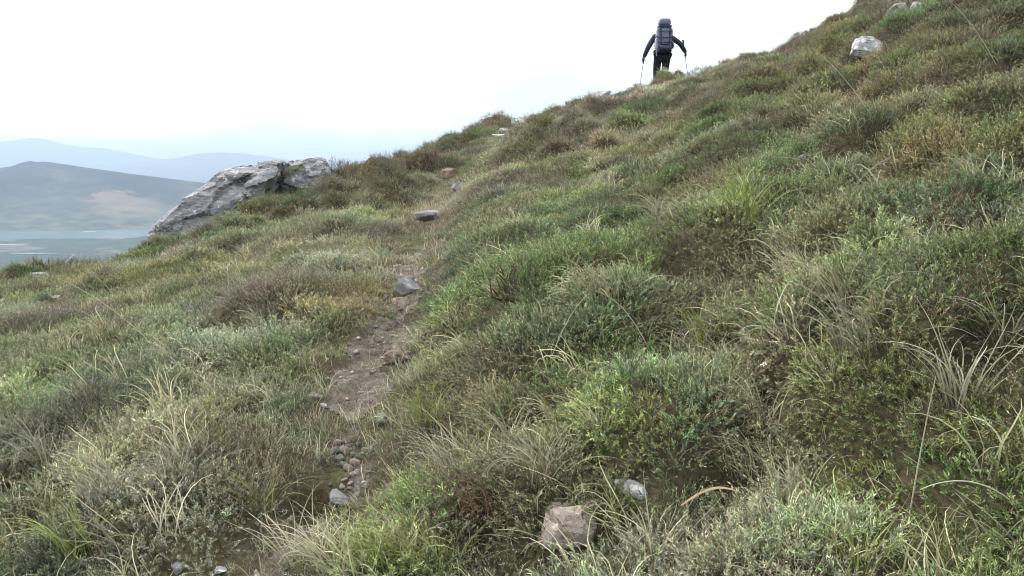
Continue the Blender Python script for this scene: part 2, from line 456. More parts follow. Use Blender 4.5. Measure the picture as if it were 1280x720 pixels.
M_RIDGE = land_mat('heath_ridge', [(0.3, (0.012, 0.018, 0.022)), (0.55, (0.035, 0.042, 0.036)), (0.72, (0.10, 0.105, 0.075))], 0.0032,
                   tan=((tx, ty, ZV), (210, 420, 400), 0.6, (0.17, 0.125, 0.09)))
M_FAR = land_mat('far_heights', [(0.3, (0.06, 0.07, 0.06)), (0.7, (0.12, 0.13, 0.10))], 0.0008)
M_FIELDS = land_mat('valley_fields', [(0.34, (0.03, 0.045, 0.04)), (0.47, (0.07, 0.095, 0.07)), (0.55, (0.045, 0.06, 0.05)), (0.66, (0.17, 0.17, 0.14))], 0.004)
ridge_mesh('mountain_ridge', [(-700, 240), (-300, 232), (-60, 216), (0, 209), (20, 206), (28, 202), (38, 200), (46, 202), (54, 201), (70, 203), (110, 209), (160, 216),
           (200, 221), (240, 226), (300, 233), (380, 246), (500, 262), (700, 290)], Y1, 1500, 1800, -7500, 2500, 420, 60, M_RIDGE, 0.95, 5)
ridge_mesh('distant_mountain', [(-900, 200), (-500, 186), (-200, 190), (-60, 181), (0, 177), (40, 172), (60, 174), (80, 180), (105, 184), (130, 185), (165, 192), (190, 197),
           (215, 199), (300, 210), (500, 220)], 19500.0, 5000, 5000, -30000, 8000, 320, 40, M_FAR, 0.4, 21)
ridge_mesh('distant_mountain', [(-100, 225), (60, 214), (150, 205), (215, 198), (245, 192), (275, 190), (300, 191), (340, 196), (400, 206), (500, 214), (800, 225)],
           17000.0, 4000, 5000, -16000, 10000, 280, 40, M_FAR, 0.4, 33)
vf = np_mesh('valley_floor', [(-60000, -30000, ZV), (60000, -30000, ZV), (60000, 60000, ZV), (-60000, 60000, ZV)], [(0, 1, 2, 3)], M_FIELDS)
tag(link('valley_floor', vf), kind='structure')
M_WATER, nt = new_mat('estuary_water'); b = P(nt, 0.12, 0.5)
b.inputs['Base Color'].default_value = (0.09, 0.17, 0.19, 1)
g = nt.nodes.new('ShaderNodeNewGeometry'); n1 = noise(nt, 0.02, 4, 0.6, g.outputs['Position']); bump(nt, b, n1.outputs['Fac'], 0.4, 1.0)
M_SAND = plain('pale_sand', (0.30, 0.31, 0.31), 0.9, 0.1, 0.12, 0.01)
def blob_sheet(name, cx, cy, ax, ay, z, mat, seed, n=90, rough=0.35, thick=0.0):
    th = np.linspace(0, 2 * PI, n, endpoint=False)
    r = 1 + rough * 2 * (fbm(np.cos(th) * 2.2 + seed, np.sin(th) * 2.2, 4, seed) - 0.5)
    v = np.stack([cx + ax * r * np.cos(th), cy + ay * r * np.sin(th), np.full(n, z)], -1)
    bmm = bmesh.new(); vs = [bmm.verts.new(p) for p in v]; f = bmm.faces.new(vs)
    me = bpy.data.meshes.new(name)
    if thick:
        ret = bmesh.ops.extrude_face_region(bmm, geom=[f])
        for w in ret['geom']:
            if isinstance(w, bmesh.types.BMVert): w.co.z += thick
    bmesh.ops.triangulate(bmm, faces=bmm.faces[:]); bmesh.ops.recalc_face_normals(bmm, faces=bmm.faces[:])
    bmm.to_mesh(me); bmm.free(); me.materials.append(mat)
    o = link(name, me); return o
yw = far_y(292, ZV)
tag(blob_sheet('estuary_water', ray(10, 0)[0] * yw - 200, yw, 1050, 330, ZV + 0.6, M_WATER, 4), kind='structure')
for px, py, wpx, hp, s in [(8, 282.5, 50, 0.5, 1), (112, 290, 16, 0.35, 2), (5, 306, 50, 0.5, 3), (40, 317, 60, 0.5, 5)]:
    y = far_y(py, ZV); y2 = far_y(py + hp, ZV)
    o = blob_sheet('sandbar', ray(px, py)[0] * y, y, wpx / F * y * 0.5, abs(y - y2) * 0.9, ZV + 0.3, M_SAND, 50 + s, 60, 0.5, 1.6)
    tag(o, kind='structure')

# ------------------------------------------------------------------ haze
bmm = bmesh.new(); bmesh.ops.create_cube(bmm, size=1.0)
me = bpy.data.meshes.new('haze'); bmm.to_mesh(me); bmm.free()
haze = link('haze', me); haze.scale = (121000, 91000, 800); haze.location = (0, 15000, ZV - 6 + 400)
m = bpy.data.materials.new('haze_air'); m.use_nodes = True; nt = m.node_tree; nt.nodes.clear()
pv_ = nt.nodes.new('ShaderNodeVolumePrincipled'); pv_.inputs['Color'].default_value = (0.62, 0.77, 0.98, 1)
pv_.inputs['Density'].default_value = 8.5e-5; pv_.inputs['Anisotropy'].default_value = 0.3
o = nt.nodes.new('ShaderNodeOutputMaterial'); nt.links.new(pv_.outputs[0], o.inputs['Volume'])
me.materials.append(m); tag(haze, kind='stuff')

# ------------------------------------------------------------------ plant geometry
def unit(v): return v / np.maximum(np.linalg.norm(v, axis=-1, keepdims=True), 1e-9)
def leaves(base, d, ln, w, shade, rg):
    """narrow rhombic leaves, two triangles folded along the midrib as one quad"""
    n = len(base); d = unit(d)
    side = unit(np.cross(d, rg.normal(size=(n, 3)))); up = np.cross(side, d)
    mid = base + d * ln[:, None] * 0.5 + up * ln[:, None] * 0.08
    v = np.stack([base, mid + side * w[:, None] / 2, base + d * ln[:, None], mid - side * w[:, None] / 2], 1).reshape(-1, 3)
    f = np.arange(4 * n).reshape(n, 4)
    return v, f, shade
def sprigs(P0, D, L, nl, ll, lw, rg, spread=(0.6, 1.1), dead=0.0):
    """P0 (n,3) bases, D directions, L lengths; nl leaves each; returns quads"""
    n = len(P0); D = unit(D)
    k = np.tile(np.arange(nl), n); i = np.repeat(np.arange(n), nl)
    t = 0.12 + 0.88 * (k + rg.random(n * nl)) / nl
    az = k * 2.4 + rg.random(n * nl) * 0.9 + np.repeat(rg.random(n) * 6.28, nl)
    a1 = unit(np.cross(D, np.array([0.3, 0.5, 0.81]))); a2 = np.cross(D, a1)
    perp = a1[i] * np.cos(az)[:, None] + a2[i] * np.sin(az)[:, None]
    sp = rg.uniform(*spread, n * nl) * (1.15 - 0.55 * t)
    d = D[i] * np.cos(sp)[:, None] + perp * np.sin(sp)[:, None]
    curve = (t ** 2)[:, None] * L[i][:, None] * 0.15 * a1[i]
    base = P0[i] + D[i] * (L[i] * t)[:, None] + curve
    sz = rg.uniform(0.7, 1.25, n * nl)
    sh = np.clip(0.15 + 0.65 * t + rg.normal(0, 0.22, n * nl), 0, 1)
    V1, F1, S1 = leaves(base, d, ll * sz, lw * sz, sh, rg)
    # stems as thin ribbons
    sw = np.full(n, lw * 0.45); sd = unit(np.cross(D, rg.normal(size=(n, 3)))) * sw[:, None] / 2
    tipp = P0 + D * L[:, None] + 0.15 * a1 * L[:, None]
    V2 = np.stack([P0 - sd, P0 + sd, tipp + sd * 0.4, tipp - sd * 0.4], 1).reshape(-1, 3)
    F2 = np.arange(4 * n).reshape(n, 4) + len(V1)
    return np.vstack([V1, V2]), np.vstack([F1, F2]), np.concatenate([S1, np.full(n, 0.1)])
def join(parts):
    vs, fs, ss, o = [], [], [], 0
    for v, f, s in parts:
        vs.append(v); fs.append(f + o); ss.append(s); o += len(v)
    return np.vstack(vs), np.vstack(fs), np.concatenate(ss)
def blades(base, az, lean, bend, ln, w, segs, rg, twist=0.6, tip_pale=0.35):
    n = len(base)
    s = np.linspace(0, 1, segs + 1)
    ang = lean[:, None] + bend[:, None] * s[None, :] ** 1.3          # from vertical
    azs = az[:, None] + twist * rg.normal(size=n)[:, None] * s[None, :] ** 2 * 2
    dx = np.sin(ang) * np.sin(azs); dy = np.sin(ang) * np.cos(azs); dz = np.cos(ang)
    step = (ln / segs)[:, None, None]
    dirs = np.stack([dx, dy, dz], -1)
    pos = base[:, None, :] + np.concatenate([np.zeros((n, 1, 3)), np.cumsum(dirs[:, :-1] * step, 1)], 1)
    side = np.stack([np.cos(azs), -np.sin(azs), np.zeros_like(azs)], -1)
    tw = rg.normal(0, 0.5, n)[:, None, None]
    side = unit(side + np.cross(dirs, side) * tw)
    wd = (w[:, None] * (0.55 + 0.45 * np.sin(PI * np.clip(s[None, :] * 1.1 + 0.15, 0, 1))) * np.clip(1.06 - s[None, :] ** 2.2, 0, 1))[:, :, None]
    a = pos - side * wd / 2; b_ = pos + side * wd / 2
    v = np.stack([a, b_], 2).reshape(-1, 3)                           # n*(segs+1)*2
    q = []
    bi = np.arange(n)[:, None] * (segs + 1) * 2 + np.arange(segs)[None, :] * 2
    f = np.stack([bi, bi + 1, bi + 3, bi + 2], -1).reshape(-1, 4)
    br = np.repeat(rg.normal(0, 0.16, n), segs)
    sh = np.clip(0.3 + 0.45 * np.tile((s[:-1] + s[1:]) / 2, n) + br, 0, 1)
    return v, f, sh

def heath_clump(seed, n=11, rad=0.065, L=(0.035, 0.085), nl=26, ll=0.0115, lw=0.0029, spread=(0.6, 1.25)):
    rg = np.random.default_rng(seed)
    th = rg.random(n) * 6.28; r = rad * np.sqrt(rg.random(n))
    P0 = np.stack([r * np.cos(th), r * np.sin(th), np.full(n, -0.02)], -1)
    D = np.stack([np.cos(th) * r / rad * 0.9 + rg.normal(0, 0.4, n), np.sin(th) * r / rad * 0.9 + rg.normal(0, 0.4, n), np.ones(n)], -1)
    return sprigs(P0, D, rg.uniform(*L, n), nl, ll, lw, rg, spread)
def twig_clump(seed):
    rg = np.random.default_rng(seed); n = 16
    th = rg.random(n) * 6.28; r = 0.07 * np.sqrt(rg.random(n))
    P0 = np.stack([r * np.cos(th), r * np.sin(th), np.full(n, -0.02)], -1)
    D = np.stack([np.cos(th) * 0.7 + rg.normal(0, 0.25, n), np.sin(th) * 0.7 + rg.normal(0, 0.25, n), np.ones(n)], -1)
    return sprigs(P0, D, rg.uniform(0.06, 0.14, n), 12, 0.008, 0.0028, rg, (0.3, 0.8))
def grass_tuft(seed, n=22, L=(0.14, 0.34), rad=0.04, w=(0.003, 0.0055), bend=(0.6, 2.0), wind=0.6, segs=6):
    rg = np.random.default_rng(seed)
    th = rg.random(n) * 6.28; r = rad * np.sqrt(rg.random(n))
    base = np.stack([r * np.cos(th), r * np.sin(th), np.full(n, -0.02)], -1)
    az = -1.9 + rg.normal(0, 1.0 / max(wind, 0.1) * 0.7, n)
    return blades(base, az, rg.uniform(0.05, 0.5, n), rg.uniform(*bend, n), rg.uniform(*L, n), rg.uniform(*w, n), segs, rg)

protos = {}
def proto_collection(kind, geos):
    c = bpy.data.collections.new('plant_kinds_' + kind)
    for k, (v, f, s) in enumerate(geos):
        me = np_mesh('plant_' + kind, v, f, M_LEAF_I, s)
        ob = bpy.data.objects.new('plant_%s_%02d' % (kind, k), me); c.objects.link(ob)
    protos[kind] = (c, len(geos))
proto_collection('heath', [heath_clump(s) for s in range(4)] + [heath_clump(s, 12, 0.06, (0.03, 0.075), 28, 0.009, 0.0028, (0.4, 1.0)) for s in range(4, 7)])
proto_collection('broad', [heath_clump(s, 8, 0.055, (0.05, 0.10), 22, 0.015, 0.0042, (0.5, 1.1)) for s in range(20, 24)])
proto_collection('twig', [twig_clump(s) for s in range(40, 44)])
proto_collection('grass', [grass_tuft(s, 18, (0.12, 0.30), 0.05, (0.003, 0.0055), (1.0, 2.6)) for s in range(60, 66)])
proto_collection('short', [grass_tuft(s, 34, (0.035, 0.10), 0.075, (0.002, 0.0036), (0.6, 2.4), 0.3, 4) for s in range(80, 85)])
proto_collection('litter', [grass_tuft(s, 13, (0.03, 0.10), 0.10, (0.0015, 0.0035), (0.3, 1.6), 0.1, 4) for s in range(90, 94)])

def scatter(name, kind, pos, rot, scl, tint):
    c, nk = protos[kind]
    me = bpy.data.meshes.new(name); n = len(pos)
    me.vertices.add(n); me.vertices.foreach_set('co', pos.astype(np.float32).ravel())
    a = me.attributes.new('rot', 'FLOAT_VECTOR', 'POINT'); a.data.foreach_set('vector', rot.astype(np.float32).ravel())
    a = me.attributes.new('scl', 'FLOAT', 'POINT'); a.data.foreach_set('value', scl.astype(np.float32))
    a = me.attributes.new('tint', 'FLOAT_VECTOR', 'POINT'); a.data.foreach_set('vector', tint.astype(np.float32).ravel())
    a = me.attributes.new('pick', 'INT', 'POINT'); a.data.foreach_set('value', rng.integers(0, nk, n).astype(np.int32))
    me.update()
    ob = link(name, me); tag(ob, kind='stuff')
    g = bpy.data.node_groups.new('grow_' + name, 'GeometryNodeTree')
    g.interface.new_socket('Geometry', in_out='INPUT', socket_type='NodeSocketGeometry')
    g.interface.new_socket('Geometry', in_out='OUTPUT', socket_type='NodeSocketGeometry')
    gi = g.nodes.new('NodeGroupInput'); go = g.nodes.new('NodeGroupOutput')
    iop = g.nodes.new('GeometryNodeInstanceOnPoints'); ci = g.nodes.new('GeometryNodeCollectionInfo')
    ci.inputs['Collection'].default_value = c
    ci.inputs['Separate Children'].default_value = True; ci.inputs['Reset Children'].default_value = True
    iop.inputs['Pick Instance'].default_value = True
    def attr(nm, ty):
        x = g.nodes.new('GeometryNodeInputNamedAttribute'); x.data_type = ty; x.inputs['Name'].default_value = nm; return x.outputs['Attribute']
    L_ = g.links.new
    L_(gi.outputs[0], iop.inputs['Points']); L_(ci.outputs[0], iop.inputs['Instance'])
    L_(attr('pick', 'INT'), iop.inputs['Instance Index'])
    e2r = g.nodes.new('FunctionNodeEulerToRotation'); L_(attr('rot', 'FLOAT_VECTOR'), e2r.inputs[0]); L_(e2r.outputs[0], iop.inputs['Rotation'])
    L_(attr('scl', 'FLOAT'), iop.inputs['Scale']); L_(iop.outputs[0], go.inputs[0])
    md = ob.modifiers.new('plants', 'NODES'); md.node_group = g
    return ob

# ------------------------------------------------------------------ colour and kind of plant over the hillside
PAL = {
    'green': (0.085, 0.125, 0.045), 'deep': (0.050, 0.080, 0.036), 'blue': (0.12, 0.155, 0.105), 'olive': (0.15, 0.145, 0.065),
    'lime': (0.16, 0.19, 0.055), 'ochre': (0.22, 0.175, 0.075), 'straw': (0.36, 0.33, 0.24), 'mauve': (0.165, 0.135, 0.115),
    'grey': (0.26, 0.25, 0.20), 'brown': (0.15, 0.10, 0.07), 'rust': (0.30, 0.17, 0.08)}
PAL = {k: np.array(v) * (1.8 if k in ('green', 'deep', 'blue', 'lime') else 1.6 if k == 'olive' else 1.4) for k, v in PAL.items()}
BLOBS = [(455, 700, 95, 'lime', .55, 'short'), (960, 700, 90, 'green', .6, 'heath'), (1100, 650, 90, 'lime', .5, 'heath'), (1210, 640, 80, 'lime', .4, 'short'), (1000, 400, 90, 'green', .35, 'heath'),
    (820, 610, 50, 'green', .5, 'broad'), (1230, 410, 70, 'lime', .4, 'heath'),  # photo x, y, half-width in photo px, colour, strength, kind bias
    (440, 378, 50, 'ochre', .8, 'short'), (498, 272, 28, 'ochre', .6, 'short'), (552, 316, 18, 'ochre', .8, 'short'), (430, 450, 45, 'olive', .6, 'short'),
    (280, 560, 75, 'brown', .55, 'twig'), (260, 590, 40, 'ochre', .45, 'short'), (606, 462, 14, 'rust', .7, 'short'), (345, 385, 42, 'mauve', .85, 'twig'),
    (300, 400, 30, 'mauve', .7, 'twig'), (770, 90, 80, 'straw', .5, 'short'), (700, 150, 70, 'straw', .5, 'short'), (900, 100, 90, 'straw', .45, 'short'),
    (980, 135, 50, 'lime', .45, 'short'), (1110, 110, 70, 'olive', .7, 'short'), (1160, 130, 30, 'brown', .7, 'twig'), (600, 230, 70, 'straw', .4, 'short'),
    (490, 245, 60, 'olive', .5, 'short'), (780, 190, 40, 'mauve', .6, 'twig'), (860, 315, 30, 'mauve', .7, 'twig'), (880, 262, 40, 'brown', .5, 'twig'),
    (720, 212, 30, 'mauve', .6, 'twig'), (1180, 255, 50, 'brown', .5, 'heath'), (1200, 170, 60, 'olive', .5, 'heath'), (1150, 300, 60, 'blue', .6, 'heath'),
    (1240, 195, 40, 'blue', .7, 'heath'), (430, 280, 50, 'blue', .8, 'heath'), (360, 300, 60, 'blue', .6, 'short'), (1150, 375, 110, 'green', .6, 'heath'),
    (1240, 350, 60, 'lime', .35, 'heath'), (1230, 560, 80, 'lime', .45, 'short'), (1090, 560, 60, 'lime', .4, 'heath'), (1240, 470, 60, 'deep', .6, 'heath'),
    (960, 560, 60, 'straw', .5, 'grass'), (900, 600, 50, 'straw', .4, 'grass'), (840, 560, 60, 'blue', .7, 'broad'), (640, 370, 90, 'green', .6, 'heath'),
    (800, 490, 70, 'green', .6, 'heath'), (760, 350, 40, 'straw', .5, 'grass'), (800, 360, 30, 'lime', .4, 'short'), (640, 410, 30, 'lime', .4, 'short'),
    (560, 560, 60, 'straw', .3, 'grass'), (270, 540, 20, 'lime', .8, 'grass'), (455, 545, 25, 'lime', .7, 'short'), (640, 620, 80, 'brown', .5, 'grass'),
    (150, 560, 150, 'grey', .3, 'grass'), (80, 480, 90, 'blue', .35, 'heath'), (200, 470, 80, 'blue', .3, 'grass'), (1150, 720, 130, 'deep', .4, 'broad'),
    (860, 660, 40, 'brown', .5, 'grass'), (1030, 700, 40, 'green', .5, 'broad'), (760, 620, 25, 'lime', .7, 'heath'), (1180, 530, 25, 'rust', .3, 'short'),
    (1170, 660, 20, 'grey', .8, 'broad'), (1000, 500, 50, 'straw', .3, 'grass'), (700, 440, 60, 'green', .5, 'heath'), (640, 310, 60, 'olive', .4, 'heath'),
    (820, 230, 60, 'green', .4, 'heath'), (1000, 340, 80, 'straw', .3, 'grass'), (530, 205, 30, 'grey', .5, 'short'), (140, 350, 70, 'olive', .5, 'short'),
    (200, 330, 60, 'green', .4, 'heath'), (90, 420, 40, 'green', .5, 'short'), (260, 310, 40, 'olive', .4, 'heath'), (480, 215, 40, 'mauve', .6, 'twig'), (610, 150, 40, 'mauve', .4, 'twig')]
BW = []
for px, py, hw, c, s, kb in BLOBS:
    x, y = first_hit(px, py, base_h); BW.append((x, y, hw / F * y, c, s, kb))

DOME_COLS = np.array([PAL[k] for k in ('green', 'olive', 'green', 'blue', 'deep', 'mauve', 'green', 'blue', 'grey', 'olive', 'green', 'grey')])
def field(x, y):
    n1 = fbm(x * 0.8, y * 0.5, 3, 300); n2 = fbm(x * 2.0, y * 1.6, 3, 320); n3 = fbm(x * 0.45 + 5, y * 0.45, 3, 340)
    n4 = fbm(x * 3.1, y * 3.1, 2, 360)
    far = sstep(5, 14, y)
    right = sstep(-0.25, 0.35, x / np.maximum(y, 2))
    (big, bi), (small, si) = mounds(x, y)
    onb = sstep(0.02, 0.16, big); ons = sstep(0.02, 0.09, small); on = np.maximum(onb, ons * 0.8)
    def blend(c, target, w): return c * (1 - w[:, None]) + target * w[:, None]
    low = PAL['olive'] * 0.45 + PAL['straw'] * 0.3 + PAL['grey'] * 0.25
    near_low = PAL['green'] * 0.5 + PAL['olive'] * 0.3 + PAL['grey'] * 0.2
    col = near_low * (1 - far)[:, None] + low * far[:, None]
    col = blend(col, PAL['brown'], sstep(0.55, 0.68, n4) * 0.6)
    cs = DOME_COLS[(si * 11.99).astype(int)]; cb = DOME_COLS[(bi * 11.99).astype(int)]
    col = blend(col, cs, ons * 0.8)
    col = blend(col, cb, onb * 0.8)
    col = blend(col, PAL['blue'], sstep(0.5, 0.66, n2) * 0.4 + 0.25 * (1 - right) * (1 - far))
    col = blend(col, PAL['olive'], sstep(0.5, 0.66, n1) * 0.45)
    col = blend(col, PAL['mauve'], sstep(0.62, 0.72, n4) * 0.45)
    col = blend(col, PAL['green'] * 1.1, right * (1 - far) * 0.35 * sstep(0.35, 0.6, n2))
    col = blend(col, PAL['deep'], sstep(0.5, 0.68, n3) * 0.5 * right * (1 - far))
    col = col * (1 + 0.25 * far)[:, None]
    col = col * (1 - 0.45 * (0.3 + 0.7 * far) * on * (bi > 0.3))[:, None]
    dry = (DOME_COLS[(bi * 11.99).astype(int)][:, 0] > DOME_COLS[(bi * 11.99).astype(int)][:, 1] * 1.08) * onb
    kinds = {k: np.zeros(len(x)) for k in ('heath', 'broad', 'twig', 'grass', 'short')}
    kinds['heath'] += 0.25 + 2.6 * on + 1.2 * (1 - far); kinds['broad'] += 0.5 * sstep(0.5, 0.62, n2) * sstep(7, 4, y)
    kinds['twig'] += 0.15 + 0.9 * sstep(0.57, 0.66, n4) + 2.0 * dry
    kinds['grass'] += (0.015 + 0.24 * sstep(0.5, 0.64, n3) * (1 - 0.6 * on)) * sstep(11, 7, y) + 0.09 * sstep(6, 3, y)
    kinds['short'] += 0.10 + 1.8 * (1 - on) * (0.25 + 1.25 * far) + (0.3 + 0.5 * far) * sstep(0.5, 0.62, n1)
    jx = x + (n2 - 0.5) * 0.8; jy = y + (n4 - 0.5) * 0.8
    for bx, by, r, c, s, kb in BW:
        w = np.exp(-(((jx - bx) / r) ** 2 + ((jy - by) / (r * 2.0)) ** 2) ** 1.5) * s
        col = blend(col, PAL[c], w * (0.75 + 0.25 * on)); kinds[kb] += (1.0 if kb == 'grass' else 4) * w ** 2
    return col, kinds

def rotations(nrm, spin, upness=0.5):
    n = nrm * (1 - upness) + np.array([0, 0, 1]) * upness; n = unit(n)
    # euler XYZ with z spin first: R = Rz? use tilt by matching z axis: rx, ry from normal, spin about own axis applied through matrix
    ez = n; ex = unit(np.cross(np.stack([-np.sin(spin), np.cos(spin), np.zeros_like(spin)], -1), ez)); ey = np.cross(ez, ex)
    Rm = np.stack([ex, ey, ez], -1)                       # columns
    sy = np.hypot(Rm[:, 0, 0], Rm[:, 1, 0])
    return np.stack([np.arctan2(Rm[:, 2, 1], Rm[:, 2, 2]), np.arctan2(-Rm[:, 2, 0], sy), np.arctan2(Rm[:, 1, 0], Rm[:, 0, 0])], -1)

# single rocks and shrubs: foot in the photo, size there, look
ROCKS = [
    (1088, 73, 46, 22, M_ROCK_WHITE, 'white and grey rock set in the upper heath, largest pale rock there', 0.1),
    (1124, 17, 26, 14, M_ROCK_GREY, 'small grey rock half hidden in heath near the top of the slope', 0.0),
    (1146, 16, 15, 14, M_ROCK_WHITE, 'pale pointed rock standing next to a grey one high on the slope', 0.3),
    (88, 328, 22, 16, M_ROCK_GREY, 'grey rock on the brow of the slope above the valley water', -0.2),
    (47, 349, 26, 9, M_ROCK_GREY, 'flat grey stone in the turf near the valley brow', 0.0),
    (124, 389, 22, 13, M_ROCK_GREY, 'small grey stone below a dark heath mound, beside long straw stalks', -0.3),
    (72, 378, 14, 10, M_ROCK_PINK, 'small pinkish stone on the bare earth patch', 0.0),
    (509, 366, 40, 24, M_ROCK_GREY, 'smooth blue grey stone embedded in the middle of the path', 0.0),
    (503, 382, 24, 12, M_ROCK_PINK, 'pale pinkish stone just below the smooth grey path stone', 0.0),
    (481, 360, 9, 6, M_ROCK_BROWN, 'tiny tan stone beside the smooth grey path stone', 0.0),
    (536, 276, 34, 15, M_ROCK_GREY, 'dark layered mauve stone on the path below two brown stones', 0.0),
    (560, 222, 22, 14, M_ROCK_BROWN, 'tan block of stone in the upper path, uphill of the dark flat one', 0.2),
    (575, 236, 24, 10, M_ROCK_GREY, 'dark flat stone in the upper path below the tan block', 0.15),
    (648, 157, 18, 11, M_ROCK_WHITE, 'white rock near the skyline at the top of the path', 0.1),
    (628, 166, 14, 7, M_ROCK_WHITE, 'small low pale stone beside the white rock at the top of the path', 0.0),
    (622, 172, 20, 5, M_ROCK_WHITE, 'thin pale stone ledge across the upper path', 0.0),
    (712, 130, 12, 5, M_ROCK_WHITE, 'pale rock on the skyline downhill of the hiker', 0.1),
    (748, 122, 34, 12, M_ROCK_GREY, 'long grey rock on the skyline closest to the hiker', -0.3),
    (633, 220, 14, 6, M_ROCK_WHITE, 'small whitish stone in pale grass on the mid slope', 0.0),
    (1009, 203, 20, 12, M_ROCK_GREY, 'grey stone almost buried in green heath on the right slope', 0.0),
    (498, 454, 42, 16, M_ROCK_BROWN, 'crumbly brown stone with pale chips beside the lower path', 0.0),
    (475, 531, 17, 16, M_ROCK_GREY, 'rounded grey stone at the edge of the lower path', 0.0),
    (426, 634, 34, 17, M_ROCK_GREY, 'grey stone in the hollow of the path above the pale tussock', 0.4),
    (712, 690, 70, 62, M_ROCK_PINK, 'blocky pinkish brown rock in the grass at the bottom', 0.12),
    (735, 640, 30, 16, M_ROCK_PINK, 'small pinkish rock lying against the blocky rock at the bottom', -0.1),
    (790, 618, 46, 16, M_ROCK_WHITE, 'bleached whitish stone lying over a bright moss cushion', 0.35),
    (456, 610, 12, 9, M_ROCK_PINK, 'small tan stone standing clear below the cluster of path stones', 0.0),
    (404, 510, 9, 6, M_ROCK_WHITE, 'tiny white stone on the left side of the lower path', 0.0),
    (395, 498, 20, 7, M_ROCK_GREY, 'thin grey flake of stone on the lower path', 0.0),
    (275, 719, 18, 9, M_ROCK_WHITE, 'pale pebble on gravel at the bottom edge left of the tussock', 0.0),
    (220, 716, 16, 16, M_ROCK_GREY, 'upright grey flake of slate at the bottom edge', 0.6),
    (120, 402, 0, 0, None, None, 0),
]
